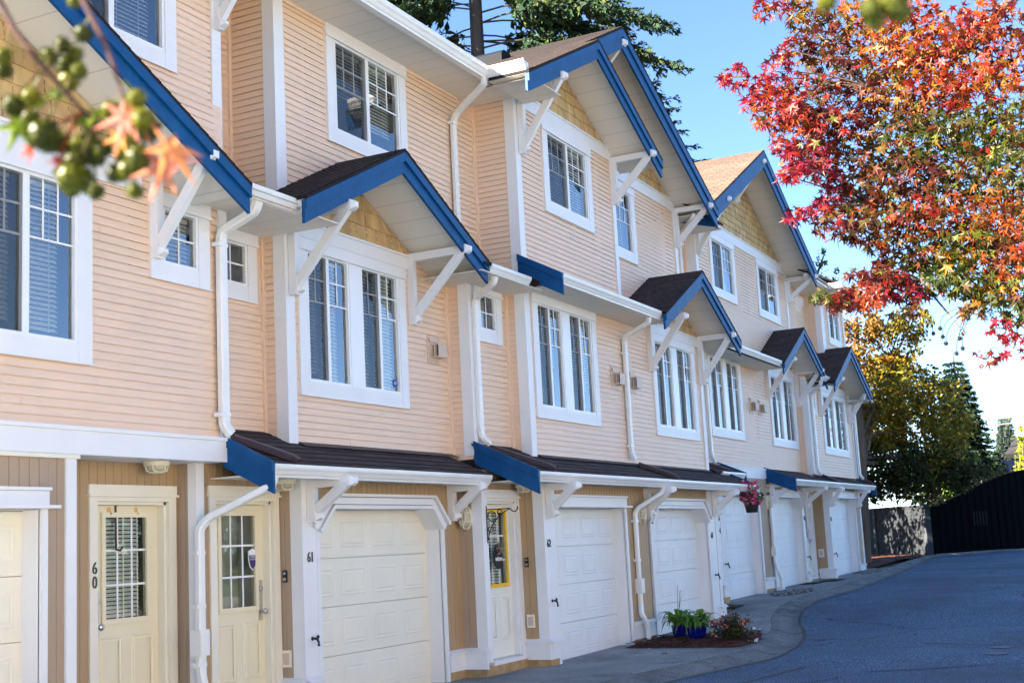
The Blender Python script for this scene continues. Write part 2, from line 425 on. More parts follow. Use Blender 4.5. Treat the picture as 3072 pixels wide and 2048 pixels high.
# ---------------------------------------------------------------- brackets
def bracket(h, X, Yw, Yt, zt, zf, w=.085, t=.10):
    """knee bracket in the plane x=X: wall post, arm, brace with end blocks"""
    a, b = X-w/2, X+w/2; m = MB()
    m.box(a, b, Yw-t*.95, Yw-.004, zf, zt-t)                 # wall post
    m.box(a-.0, b+.0, Yt, Yw-.004, zt-t+.0006, zt)           # arm
    # brace
    p0 = (Yt+.07, zt-t); p1 = (Yw-t*.95, zf+.10)
    d = Vector((p1[0]-p0[0], p1[1]-p0[1])).normalized(); n = Vector((-d.y, d.x))*t*.5
    q = [(p0[0]-n.x, p0[1]-n.y+.03),(p0[0]+n.x, p0[1]+n.y+.03),(p1[0]+n.x+.03, p1[1]+n.y),(p1[0]-n.x+.03, p1[1]-n.y)]
    m.prism_x(q, a+.007, b-.007)
    # end blocks (tapered caps)
    e = .012
    for (y, z, hz) in ((Yt, zt-t*.5, t*.56), (Yw-t*.95-.02, zf+.06, t*.42)):
        A = [(a-e,y+.0,z-hz),(b+e,y,z-hz),(b+e,y,z+hz),(a-e,y,z+hz)]
        B = [(a+.012,y-.05,z-hz+.025),(b-.012,y-.05,z-hz+.025),(b-.012,y-.05,z+hz-.025),(a+.012,y-.05,z+hz-.025)]
        m.prism(A, B); m.prism([(p[0],y+.045,p[2]) for p in A], A)
    return m.build('bracket', M['white'], h)
# ---------------------------------------------------------------- roofs, fascias, gutters
def gutter(h, x0, x1, y, zt, s=.125, name='gutter'):
    """K-profile gutter along X, back at y+s"""
    pr = [(y+s, zt-s),(y+s*.45, zt-s),(y+s*.42, zt-s*.86),(y+s*.30, zt-s*.74),(y+s*.18, zt-s*.52),(y+s*.04, zt-s*.36),(y, zt-s*.22),(y, zt),(y+.012, zt),(y+.012, zt-.02),(y+s, zt-.022)]
    m = MB(); m.prism_x(pr, x0, x1); return m.build(name, M['gutter'], h)
def gutter_return(h, x, y0, y1, zt, s=.125):
    pr = [(x+s, zt-s),(x+s*.45, zt-s),(x+s*.42, zt-s*.86),(x+s*.30, zt-s*.74),(x+s*.18, zt-s*.52),(x+s*.04, zt-s*.36),(x, zt-s*.22),(x, zt),(x+.012, zt),(x+.012, zt-.02),(x+s, zt-.022)]
    m = MB(); m.prism([(a,y1,b) for a,b in pr], [(a,y0,b) for a,b in pr]); return m.build('gutter', M['gutter'], h)
def slab_roof(h, x0, x1, ye, ze, yb, slope=.5, t=.03, name='roof'):
    """shed/pent slope rising from the eave ye towards +Y"""
    zb = ze+(yb-ye)*slope; L = sqrt((yb-ye)**2+(zb-ze)**2); m = MB()
    # stepped courses so that the butt edges are real
    c = .14; n = max(1, int(math.ceil(L/c)))
    for i in range(n):
        a = i*c; b = min((i+1)*c, L); f0 = a/L; f1 = b/L
        A = (ye+(yb-ye)*f0, ze+(zb-ze)*f0); B = (ye+(yb-ye)*f1, ze+(zb-ze)*f1)
        m.face([(x0,A[0],A[1]+.010),(x1,A[0],A[1]+.010),(x1,B[0],B[1]+.003),(x0,B[0],B[1]+.003)], uv=[(x0,a),(x1,a),(x1,b),(x0,b)])
        m.face([(x0,A[0],A[1]),(x1,A[0],A[1]),(x1,A[0],A[1]+.010),(x0,A[0],A[1]+.010)], uv=[(x0,a),(x1,a),(x1,a),(x0,a)])
    m.prism_x([(ye,ze-t),(yb,zb-t),(yb,zb-.001),(ye,ze-.001)], x0, x1)
    return m.build(name, M['roof'], h)
def gable_slope(m, xc, zap, xe, yf, yb, slope=.5, t=.035, courses=True):
    """one slope from the ridge (xc,zap) down to x=xe"""
    s = 1 if xe > xc else -1; ze = zap-slope*abs(xe-xc); L = sqrt((xe-xc)**2+(zap-ze)**2)
    c = .14; n = int(math.ceil(L/c))
    for i in range(n):
        a = i*c; b = min((i+1)*c, L); f0, f1 = a/L, b/L        # from the eave upwards
        A = (xe+(xc-xe)*f0, ze+(zap-ze)*f0); B = (xe+(xc-xe)*f1, ze+(zap-ze)*f1); wob = .004
        m.face([(A[0],yf,A[1]+.012),(A[0],yb,A[1]+.012),(B[0],yb,B[1]+.004),(B[0],yf,B[1]+.004)], uv=[(yf,a),(yb,a),(yb,b),(yf,b)])
        m.face([(A[0],yf,A[1]),(A[0],yb,A[1]),(A[0],yb,A[1]+.012),(A[0],yf,A[1]+.012)], uv=[(yf,a),(yb,a),(yb,a),(yf,a)])
    P = [(xe,ze-t),(xe,ze-.001),(xc,zap-.001),(xc,zap-t)]
    m.prism_y(P, yf+.001, yb)
    return ze
def rake(h, xc, zap, xe, yf, dep, slope=.5, plumb=True):
    """two-layer blue barge board along one gable edge"""
    ze = zap-slope*abs(xe-xc); s = 1 if xe > xc else -1; m = MB(); g = .0015*s
    m.prism_y([(xc+g,zap-.045),(xe,ze-.045),(xe,ze-dep),(xc+g,zap-dep)], yf, yf+.035)
    m.prism_y([(xc+g,zap-.040),(xe,ze-.040),(xe,ze-.04-dep*.36),(xc+g,zap-.04-dep*.36)], yf-.028, yf-.0005)
    return m.build('barge_board', M['blue'], h)
def gable_soffit(h, xc, zap, x0, x1, yf, yb, dep, slope=.5):
    dep = .15
    m = MB()
    for xe in (x0, x1):
        if xe is None: continue
        ze = zap-slope*abs(xe-xc)
        m.face([(xc,yf+.036,zap-dep+.03),(xe,yf+.036,ze-dep+.03),(xe,yb,ze-dep+.03),(xc,yb,zap-dep+.03)])
    return m.build('soffit', M['soffit'], h)
def flat_soffit(h, x0, x1, y0, y1, z):
    m = MB(); m.box(x0, x1, y0, y1, z, z+.012); return m.build('soffit', M['soffit'], h)
def side_rake(h, X, pts, t=.03):
    m = MB(); m.prism_x(pts, X-t, X)
    top = [(pts[0][0]-.0,pts[0][1]+.001),(pts[1][0],pts[1][1]+.001),(pts[1][0],pts[1][1]-.10),(pts[0][0],pts[0][1]-.10)]
    m.prism_x(top, X-t-.02, X-t-.0005)
    return m.build('barge_board', M['blue'], h)
def downspout(h, path, w=.085, d=.065, side=(1,0,0), straps=(), mat='gutter'):
    m = MB()
    # round the elbows
    P = [Vector(p) for p in path]; out = [P[0]]
    for i in range(1, len(P)-1):
        a, b, c = P[i-1], P[i], P[i+1]; r = min(.09, (b-a).length*.4, (c-b).length*.4)
        p0 = b+(a-b).normalized()*r; p1 = b+(c-b).normalized()*r
        for k in range(5):
            t = k/4; out.append(p0*(1-t)**2 + b*2*t*(1-t) + p1*t*t)
    out.append(P[-1]); m.sweep(out, w, d, .014, side)
    for (x, y, z) in straps: m.box(x-w/2-.035, x+w/2+.004, y-d/2-.004, y+d/2+.012, z-.02, z+.02)
    return m.build('downspout' if mat != 'downpipe' else 'roof_pipe', M[mat], h)
# ---------------------------------------------------------------- ground floor openings
def opening_outline(x0, x1, zb, zt, clip, e=0.):
    if clip: 
        k = e*.41
        return [(x0-e,zb),(x0-e,zt-clip+k),(x0+clip-k,zt+e),(x1-clip+k,zt+e),(x1+e,zt-clip+k),(x1+e,zb)]
    return [(x0-e,zb),(x0-e,zt+e),(x1+e,zt+e),(x1+e,zb)]
def garage(h, x0, x1, Yf, Yd, zb, zt, clip=0., mat='garage_white', grow=.0):
    g = MB(); sh = (zt-zb)/4.
    bev = .010
    for r in range(4):
        a, b = zb+r*sh, zb+(r+1)*sh-.005
        g.box(x0-.02, x1+.02, Yd, Yd+.04, a, b)
        npan = 4; pw = (x1-x0)/npan
        for k in range(npan):
            pa, pb = x0+k*pw+.085, x0+(k+1)*pw-.085; za, zb_ = a+.11, b-.11
            # embossed frame: groove ring then raised field
            def ring(o, i, yo, yi):
                O = [(pa+o,yo,za+o),(pb-o,yo,za+o),(pb-o,yo,zb_-o),(pa+o,yo,zb_-o)]
                I = [(pa+i,yi,za+i),(pb-i,yi,za+i),(pb-i,yi,zb_-i),(pa+i,yi,zb_-i)]
                for q in range(4): g.face([O[q],O[(q+1)%4],I[(q+1)%4],I[q]])
                return I
            ring(0, .016, Yd-.0006, Yd-.0055); ring(.016, .034, Yd-.0055, Yd-.0012)
            g.face(ring(.034, .055, Yd-.0012, Yd-.006))
    door = g.build('garage_door', M[mat], h)
    f = MB(); ol = opening_outline(x0, x1, zb, zt, clip); 
    for i in range(len(ol)-1):
        (xa, za), (xb, zb2) = ol[i], ol[i+1]
        f.face([(xa,Yf,za),(xb,Yf,zb2),(xb,Yd,zb2),(xa,Yd,za)])
    for (e0, e1, yo) in ((0., .065, .030),):
        A = opening_outline(x0, x1, zb, zt, clip, e0); B = opening_outline(x0, x1, zb, zt, clip, e1)
        rng = (0, len(A)-2)
        for i in rng:
            f.prism_y([A[i],A[i+1],B[i+1],B[i]] , Yf-yo, Yf+.01)
    # header with projecting drip cap
    if clip:
        for (e0, e1, yo) in ((.0,.04,.075),(.05,.125,.045),(.132,.165,.085)):
            A = opening_outline(x0, x1, zb, zt, clip, e0); B = opening_outline(x0, x1, zb, zt, clip, e1)
            for i in (1,2,3): f.prism_y([A[i],A[i+1],B[i+1],B[i]], Yf-yo, Yf+.008)
    else:
        f.box(x0-.15, x1+.13, Yf-.11, Yf+.008, zt+.005, zt+.032)
        f.box(x0-.09, x1+.07, Yf-.04, Yf+.008, zt+.036, zt+.15)
        f.box(x0-.10, x1+.08, Yf-.06, Yf+.008, zt+.153, zt+.18)
    f.build('garage_door_surround', M['white'], h)
    return door
def entry_door(h, xo0, xo1, Yw, z0=.2, zt=2.2, mat='cream', hinge='R', frame=None, blind=False, wz=(.93,.13), nx=3, ny=3):
    """trim outer edges xo0..xo1 on wall plane Yw; slab recessed"""
    Yd = Yw+.09; t = .10
    m = MB(); x0, x1 = xo0+t, xo1-t
    m.box(xo0, x0, Yw-.03, Yw+.01, z0-.02, zt+.04); m.box(x1, xo1, Yw-.03, Yw+.01, z0-.02, zt+.04)
    m.box(x0+.0005, x1-.0005, Yw-.029, Yw+.01, zt+.0, zt+.04)
    m.box(xo0-.01, xo1+.01, Yw-.035, Yw+.01, zt+.065, zt+.15); m.box(xo0-.02, xo1+.02, Yw-.055, Yw+.01, zt+.0405, zt+.064)
    m.box(x0-.001, x0+.03, Yw+.0105, Yd+.03, z0, zt); m.box(x1-.03, x1+.001, Yw+.0105, Yd+.03, z0, zt); m.box(x0, x1, Yw+.0105, Yd+.03, zt-.03, zt-.0005)
    m.box(x0-.02, x1+.02, Yw-.06, Yd+.03, z0-.06, z0-.005)
    m.build('door_frame', M['white'] if mat != 'cream' else M['cream_trim'], h)
    a, b = x0+.032, x1-.032
    wc = (a+b)/2; ww = .28; wa, wb, wz0, wz1 = wc-ww, wc+ww, z0+wz[0], zt-wz[1]
    s = MB()
    for q in ((a,wa,z0,zt-.032),(wb,b,z0,zt-.032),(wa,wb,z0,wz0),(wa,wb,wz1,zt-.032)): s.box(q[0],q[1],Yd,Yd+.045,q[2],q[3])
    for k in (0, 1):
        pa = a+.09+k*(b-a-.04)/2; pb = pa+(b-a)/2-.14
        for (o, i, yo, yi) in ((0,.014,-.0006,-.008),(.014,.03,-.008,-.002),(.03,.05,-.002,-.008)):
            za, zb_ = z0+.22, wz0-.14
            O = [(pa+o,Yd+yo,za+o),(pb-o,Yd+yo,za+o),(pb-o,Yd+yo,zb_-o),(pa+o,Yd+yo,zb_-o)]
            I = [(pa+i,Yd+yi,za+i),(pb-i,Yd+yi,za+i),(pb-i,Yd+yi,zb_-i),(pa+i,Yd+yi,zb_-i)]
            for q in range(4): s.face([O[q],O[(q+1)%4],I[(q+1)%4],I[q]])
    d = s.build('entry_door', M[mat], h)
    f = MB(); w = .035
    f.box(wa-w,wa+.012,Yd-.022,Yd-.0006,wz0-w,wz1+w); f.box(wb-.012,wb+w,Yd-.022,Yd-.0006,wz0-w,wz1+w)
    f.box(wa+.0125,wb-.0125,Yd-.0215,Yd-.0006,wz0-w,wz0+.012); f.box(wa+.0125,wb-.0125,Yd-.0215,Yd-.0006,wz1-.012,wz1+w)
    f.build('door_window_frame', M[frame] if frame else M['white' if mat != 'cream' else 'cream'], d)
    g = MB()
    for k in range(1,nx):
        xk = wa+(wb-wa)*k/nx; g.box(xk-.010,xk+.010,Yd+.006,Yd+.012,wz0,wz1)
    for k in range(1,ny):
        zk = wz0+(wz1-wz0)*k/ny; g.box(wa,wb,Yd+.0055,Yd+.0122,zk-.010,zk+.010)
    g.build('muntin_grid', M['white_vinyl'], d)
    p = MB(); p.face([(wa,Yd+.015,wz0),(wb,Yd+.015,wz0),(wb,Yd+.015,wz1),(wa,Yd+.015,wz1)]); p.build('pane', M['door_glass'], d)
    r = MB(); r.box(wa-.02,wb+.02,Yd+.24,Yd+.25,wz0-.02,wz1+.02); r.face([(wa-.02,Yd+.046,wz0-.02),(wa-.02,Yd+.24,wz0-.02),(wa-.02,Yd+.24,wz1+.02),(wa-.02,Yd+.046,wz1+.02)]); r.face([(wb+.02,Yd+.046,wz0-.02),(wb+.02,Yd+.24,wz0-.02),(wb+.02,Yd+.24,wz1+.02),(wb+.02,Yd+.046,wz1+.02)])
    r.build('room_recess', M['dark'] if blind else M['hall'], d)
    if blind:
        bm = MB(); z = wz1-.03
        while z > wz0+.01:
            bm.face([(wa,Yd+.055,z-.016),(wb-.04,Yd+.055,z-.016),(wb-.04,Yd+.085,z+.012),(wa,Yd+.085,z+.012)]); z -= .038
        for q in (.12,.55,.88): bm.box(wa+(wb-wa)*q-.008, wa+(wb-wa)*q+.008, Yd+.0515, Yd+.053, wz0, wz1)
        bm.build('blind', M['blind'], d)
    kx = b-.065 if hinge == 'L' else a+.065
    k = MB(); zk = z0+.88
    k.box(kx-.03,kx+.03,Yd-.007,Yd-.0006,zk-.09,zk+.32)
    k.lathe((kx,Yd-.007,zk),[(.030,0),(.030,.008),(.012,.012),(.012,.035),(.026,.042),(.033,.055),(.028,.068),(.012,.075)],14,'y')
    k.lathe((kx,Yd-.007,zk+.23),[(.032,0),(.032,.012),(.024,.018),(.010,.020)],14,'y')
    k.build('door_lock', M['chrome'], d, smooth=False)
    return d
M['cream_trim'] = paint('cream_white_door_trim', (.80,.75,.62), .42, .03, 3)
M['hall'] = paint('pale_hallway', (.35,.38,.33), .8, .25, 1.5)
def skirt(h, segs, z0=.12, z1=.375):
    """white base board with sloped cap; segs = [(face, at, u0, u1)]"""
    for face, at, u0, u1 in segs:
        m = MB()
        if face == 'F':
            m.box(u0, u1, at-.03, at+.01, z0, z1-.03); m.prism_x([(at-.065,z1-.045),(at-.065,z1-.03),(at-.0,z1+.012),(at+.01,z1+.012),(at+.01,z1-.0297),(at-.031,z1-.0297)], u0-.02, u1+.02)
        else:
            m.box(at-.03, at+.01, u0, u1, z0, z1-.03); m.prism([(at+.01,u0-.0,z1-.0296),(at+.01,u0,z1+.012),(at,u0,z1+.012),(at-.06,u0,z1-.03),(at-.06,u0,z1-.045)],[(at+.01,u1-.0,z1-.0296),(at+.01,u1,z1+.012),(at,u1,z1+.012),(at-.06,u1,z1-.03),(at-.06,u1,z1-.045)])
        m.build('skirt_board', M['white'], h)
def text_mesh(name, txt, size, loc, mat, parent, face='F', ext=.006, sx=.8, shear=0., space=1., serif=True):
    cu = bpy.data.curves.new(name, 'FONT'); cu.body = txt; cu.size = size; cu.extrude = ext; cu.align_x = 'CENTER'; cu.align_y = 'CENTER'
    cu.offset = .0; cu.shear = shear; cu.space_line = .86; cu.space_character = space
    o = bpy.data.objects.new(name, cu); COL.objects.link(o)
    dg = bpy.context.evaluated_depsgraph_get(); me = bpy.data.meshes.new_from_object(o.evaluated_get(dg))
    bpy.data.objects.remove(o); me.name = name
    R = Matrix.Rotation(pi/2, 4, 'X') if face == 'F' else Matrix.Rotation(-pi/2, 4, 'Z') @ Matrix.Rotation(pi/2, 4, 'X')
    me.transform(Matrix.Translation(Vector(loc)) @ R @ Matrix.Diagonal((sx,1,1,1)))
    me.materials.clear(); me.materials.append(mat)
    ob = bpy.data.objects.new(name, me); COL.objects.link(ob)
    if parent is not None:
        ob.parent = parent; off = Vector((0,0,0)); w = parent
        while w is not None: off += w.location; w = w.parent
        ob.location = -off
    return ob
def bulkhead_lamp(h, c, face='F', hh=.15, ww=.095, d=.09):
    """oval wall lamp: back plate, frosted lens, wire cage"""
    x, y, z = c
    def T(u, v, n): return (x+u, y-n, z+v) if face == 'F' else ((x-n, y+u, z+v) if face == 'L' else (x+u, y-v, z-n))
    def ell(rx, rz, n, k=18): return [T(rx*cos(2*pi*i/k)*(1 if abs(sin(2*pi*i/k))<.9 else 1), rz*sin(2*pi*i/k), n) for i in range(k)]
    b = MB(); A = ell(ww, hh, 0); B = ell(ww*.98, hh*.98, .03); b.prism(A, B)
    base = b.build('wall_lamp', M['cage'], h)
    l = MB(); prev = ell(ww*.80, hh*.84, .03)
    for f, n in ((.80,.05),(.72,.075),(.5,.09),(.2,.096)):
        cur = ell(ww*f, hh*(f+.04), n)
        for i in range(18): l.face([prev[i],prev[(i+1)%18],cur[(i+1)%18],cur[i]])
        prev = cur
    l.face(prev); l.build('lamp_lens', M['lens'], base, smooth=True)
    c_ = MB(); r = .0075
    rim = ell(ww*.9, hh*.92, .034); c_.tube(rim+[rim[0]], r, 6)
    for v in (-.35, .35): c_.tube([T(-ww*.85, hh*v, .03), T(-ww*.7, hh*v, .085), T(0, hh*v, .105), T(ww*.7, hh*v, .085), T(ww*.85, hh*v, .03)], r, 6)
    c_.tube([T(0,-hh*.92,.03), T(0,-hh*.8,.085), T(0,0,.109), T(0,hh*.8,.085), T(0,hh*.92,.03)], r, 6)
    oo = ell(ww*.42, hh*.6, .1); c_.tube(oo+[oo[0]], r, 6)
    c_.build('lamp_cage', M['cage'], base)
    return base
def tap(h, c):
    x, y, z = c; m = MB(); x0_, y0_, z0_ = c
    m.lathe((x,y,z),[(.032,0),(.032,.008),(.016,.012),(.016,.07)],10,'y')
    m.tube([(x,y-.055,z),(x,y-.095,z-.005),(x,y-.115,z-.05),(x,y-.12,z-.085)],[.02,.022,.018,.016],8)
    m.lathe((x,y-.12,z-.115),[(.018,0),(.021,.01),(.021,.03)],8,'z')
    m.tube([(x,y-.08,z),(x+.035,y-.085,z+.03)],.010,6)
    m.lathe((x+.04,y-.07,z+.02),[(.030,0),(.034,.006),(.034,.014),(.028,.02)],8,'y')
    m.tube([(x+.005,y-.08,z+.02),(x+.075,y-.08,z+.02)],.010,6)
    m.v = [(x0_+(a-x0_)*.68, y0_+(b-y0_)*.68, z0_+(c_-z0_)*.68) for a, b, c_ in m.v]
    return m.build('garden_tap', M['black'], h)
def vent(h, Y, x0, z0, w=.30, hh=.36):
    m = MB(); m.box(x0, x0+w, Y-.022, Y-.001, z0, z0+hh)
    m.box(x0+.03, x0+w+.0, Y-.034, Y-.0225, z0+hh-.085, z0+hh-.03)
    m.box(x0+.025, x0+.045, Y-.05, Y-.0345, z0+hh-.09, z0+hh-.025)
    o = m.build('vent_plate', M['beige'], h)
    b = MB(); xa, xb, za, zb = x0+.075, x0+w+.03, z0+.075, z0+.25; ya, yb = Y-.13, Y-.0225
    b.box(xa, xb, ya+.0, yb, zb-.012, zb); b.box(xa, xb, ya, yb, za, za+.012); b.box(xb-.012, xb, ya, yb, za+.0121, zb-.0121)
    b.box(xa, xa+.018, ya, ya+.018, za+.0121, zb-.0121); b.box(xa, xa+.018, yb-.02, yb, za+.0121, zb-.0121); b.box(xa+.0, xb-.0125, ya, ya+.012, za+.0121, zb-.0121)
    for k in range(9):
        zz = za+.018+k*.0165; b.box(xa+.002, xa+.020, ya+.0185, yb-.0205, zz, zz+.007)
    b.box(xa+.001, xa+.02, (ya+yb)/2-.006, (ya+yb)/2+.006, za+.0122, zb-.0122)
    hood = b.build('vent_hood', M['beige'], o)
    k = MB(); k.box(xa+.03, xb-.02, ya+.02, yb-.001, za+.014, zb-.014); k.build('vent_duct', M['dark'], o)
    return o
def plate_box(h, c, w, hh, d, face, mat, name, inner=None):
    x, y, z = c; m = MB()
    if face == 'F': m.box(x-w/2,x+w/2,y-d,y-.0005,z-hh/2,z+hh/2)
    else: m.box(x-d,x-.0005,y-w/2,y+w/2,z-hh/2,z+hh/2)
    o = m.build(name, M[mat], h)
    if inner:
        k = MB(); f = .68
        if face == 'F': k.box(x-w*f/2,x+w*f/2,y-d-.006,y-d-.0003,z-hh*f/2,z+hh*f/2)
        else: k.box(x-d-.006,x-d-.0003,y-w*f/2,y+w*f/2,z-hh*f/2,z+hh*f/2)
        k.build(inner[0], M[inner[1]], o)
    return o
# ================================================================ the row of townhouses
GRP = 'townhouses in the peach terrace'
H60 = thing('townhouse', 'nearest peach townhouse numbered 60, with cream front door and no roof above its garage', 'townhouse', (8,8.3,0), GRP)
H61 = thing('townhouse', 'peach townhouse numbered 61 with cream garage door and blue gable over four narrow panes', 'townhouse', (13,8.4,0), GRP)
H62 = thing('townhouse', 'townhouse numbered 62 whose white door has a yellow window frame', 'townhouse', (17.5,7.8,0), GRP)
H63 = thing('townhouse', 'townhouse numbered 63 with clipped-corner white garage door behind the blue flower pots', 'townhouse', (21.5,7.8,0), GRP)
H64 = thing('townhouse', 'townhouse numbered 64 behind the hanging basket of pink flowers', 'townhouse', (26.5,8.22,.3), GRP)
H65 = thing('townhouse', 'second townhouse from the far end, numbered 65, downpipe beside its narrow garage door', 'townhouse', (30.5,8.22,.3), GRP)
H66 = thing('townhouse', 'end townhouse numbered 66, last of the terrace beside the trees', 'townhouse', (34.7,7.95,.3), GRP)

def siding(h, *a, **k):
    m = MB(); clap(m, *a, **k); return m.build('lap_siding', M['peach'], h)
def boards(h, segs, mat='brown'):
    m = MB()
    for s in segs: vboards(m, *s)
    return m.build('board_siding', M[mat], h)
def ob(name, mat, h, *boxes):
    m = MB()
    for b in boxes: m.box(*b)
    return m.build(name, M[mat], h)
W0 = 3.36; W1 = 5.13
# ---- main floor walls and windows -------------------------------------------
# 60
siding(H60, 8.30, 'F', 5.0, 10.22, 2.80, 6.2, [hole(6.93,8.40,3.35,5.06), hole(9.15,9.98,4.25,5.10)])
window(H60, 8.30, 6.93, 8.40, 3.35, 5.06, 'sliderb' if 0 else 'double2' if 0 else 'slider', (.9,1.), st=.17)
window(H60, 8.30, 9.15, 9.98, 4.25, 5.10, 'single', (.8,1.))
ob('band_board', 'white', H60, (5.0,9.02,8.262,8.294,5.03,5.27), (5.0,9.02,8.245,8.2935,5.2705,5.30))
m = MB(); shakes(m, 8.29, lambda z: (5.0, min(9.15, 9.72-(z-5.16+.13)/.5)) if z < 6.9 else None, 5.30, 6.85); m.build('cedar_shingles', M['shingle_wall'], H60)
ob('corner_trim', 'white', H60, (10.12,10.245,8.268,8.294,2.80,5.15), (10.222,10.245,8.2945,8.45,2.80,5.15))
# beam over the entry
ob('beam_board', 'white', H60, (5.0,10.165,8.245,8.29,2.562,2.765), (5.0,10.175,8.225,8.2895,2.7655,2.80), (5.0,10.165,8.30,8.69,2.562,2.58))
bracket(H60, 9.20, 8.30, 7.57, 5.36, 4.43)
# gable 60
m = MB(); gable_slope(m, 5.2, 7.42, 9.74, 7.54, 9.05); m.build('roof', M['roof'], H60)
rake(H60, 5.2, 7.42, 9.72, 7.56, .30); gable_soffit(H60, 5.2, 7.42, 9.70, None, 7.56, 8.30, .30)
# upper 60
siding(H60, 8.45, 'F', 5.0, 10.36, 5.4, 8.4, [hole(7.95,9.70,6.44,7.90)])
window(H60, 8.45, 7.93, 9.70, 6.44, 7.90, 'slider', (.95,1.))
ob('corner_trim', 'white', H60, (10.245,10.39,8.42,8.445,5.3,8.3), (10.362,10.39,8.4455,8.58,5.3,8.3))
bracket(H60, 10.33, 8.45, 7.72, 8.05, 7.10)
# 61
siding(H61, 8.70, 'F', 10.23, 11.36, 2.78, 5.3, [hole(10.42,11.25,4.35,5.11)])
window(H61, 8.70, 10.42, 11.25, 4.35, 5.11, 'single', blind=False)
inner_trim(H61, 11.37, 8.70, 2.7, 5.2)
siding(H61, 11.37, 'L', 8.40, 8.66, 2.75, 5.25)
corner_post(H61, 11.37, 8.40, 2.80, 5.35)
siding(H61, 8.40, 'F', 11.5, 14.95, 2.84, 5.5, [hole(11.59,13.85,W0,W1)])
window(H61, 8.40, 11.59, 13.85, W0, W1, 'double', (.95,1.))
ob('band_board', 'white', H61, (11.516,13.94,8.362,8.394,5.135,5.29), (11.516,13.94,8.345,8.3935,5.2905,5.32))
m = MB(); shakes(m, 8.39, lambda z: (max(11.4,12.57-(6.09-z)/.5), min(14.1,12.57+(6.09-z)/.5)) if z < 6.06 else None, 5.32, 6.06, pitch=.19); m.build('cedar_shingles', M['shingle_wall'], H61)
bracket(H61, 11.45, 8.37, 7.53, 5.36, 4.43); bracket(H61, 13.99, 8.40, 7.53, 5.34, 4.43)
inner_trim(H61, 14.93, 8.40, 2.72, 5.2)
vent(H61, 8.40, 14.36, 3.99)
# 62 recess and bay
siding(H62, 14.93, 'L', 8.08, 8.36, 2.75, 5.15)
corner_post(H62, 14.93, 8.08, 2.80, 5.15, w=.08)
siding(H62, 8.08, 'F', 14.95, 16.04, 2.84, 5.2, [hole(15.07,15.87,4.34,5.13)])
window(H62, 8.08, 15.07, 15.87, 4.34, 5.13, 'single', blind=False, curtain=[(15.6,15.75)])
inner_trim(H62, 16.05, 8.08, 2.72, 5.1)
siding(H62, 16.05, 'L', 7.80, 8.04, 2.75, 5.2)
corner_post(H62, 16.05, 7.80, 2.80, 5.2)
siding(H62, 7.80, 'F', 16.18, 19.60, 2.84, 5.2, [hole(16.27,18.52,W0,W1)])
window(H62, 7.80, 16.27, 18.52, W0, W1, 'double', (.55,.98))
siding(H63, 7.80, 'F', 19.605, 23.45, 2.84, 5.5, [hole(20.95,23.19,W0,W1)])
window(H63, 7.80, 20.95, 23.19, W0, W1, 'double', (.3,.6))
vent(H62, 7.80, 19.05, 3.99); vent(H63, 7.80, 19.78, 3.99)
ob('corner_trim', 'white', H63, (23.44,23.58,7.768,7.794,2.80,5.0), (23.555,23.58,7.7945,8.0,2.80,5.0))
ob('band_board', 'white', H63, (21.02,23.5,7.762,7.794,5.135,5.29), (21.02,23.5,7.745,7.7935,5.2905,5.32))
m = MB(); shakes(m, 7.79, lambda z: (max(20.8,21.92-(6.15-z)/.5), min(23.55,21.92+(6.15-z)/.5)) if z < 6.12 else None, 5.32, 6.12); m.build('cedar_shingles', M['shingle_wall'], H63)
bracket(H63, 20.83, 7.80, 7.08, 5.36, 4.43); bracket(H63, 23.50, 7.79, 7.08, 5.36, 4.43)
# recess between 63 and 64
siding(H64, 8.40, 'F', 23.6, 24.88, 2.9, 5.5)
siding(H64, 24.88, 'L', 8.22, 8.40, 2.95, 5.4)
corner_post(H64, 24.88, 8.22, 3.03, 5.4, w=.13)
D = .25
siding(H64, 8.22, 'F', 25.0, 28.60, 3.05, 5.6, [hole(25.25,27.48,W0+D,W1+D)])
window(H64, 8.22, 25.25, 27.48, W0+D, W1+D, 'double', (.2,.5))
vent(H64, 8.22, 28.02, 4.24); vent(H65, 8.22, 28.72, 4.24)
siding(H65, 8.22, 'F', 28.605, 32.15, 3.05, 5.7, [hole(29.72,31.98,W0+D,W1+D)])
window(H65, 8.22, 29.72, 31.98, W0+D, W1+D, 'double', (.3,.9))
ob('band_board', 'white', H65, (29.62,32.1,8.182,8.214,5.385,5.53), (29.62,32.1,8.165,8.2135,5.5305,5.56))
m = MB(); shakes(m, 8.21, lambda z: (max(29.5,30.6-(6.26-z)/.5), min(32.1,30.6+(6.26-z)/.5)) if z < 6.24 else None, 5.56, 6.24); m.build('cedar_shingles', M['shingle_wall'], H65)
bracket(H65, 29.55, 8.22, 7.50, 5.58, 4.68); bracket(H65, 32.17, 8.22, 7.50, 5.58, 4.68)
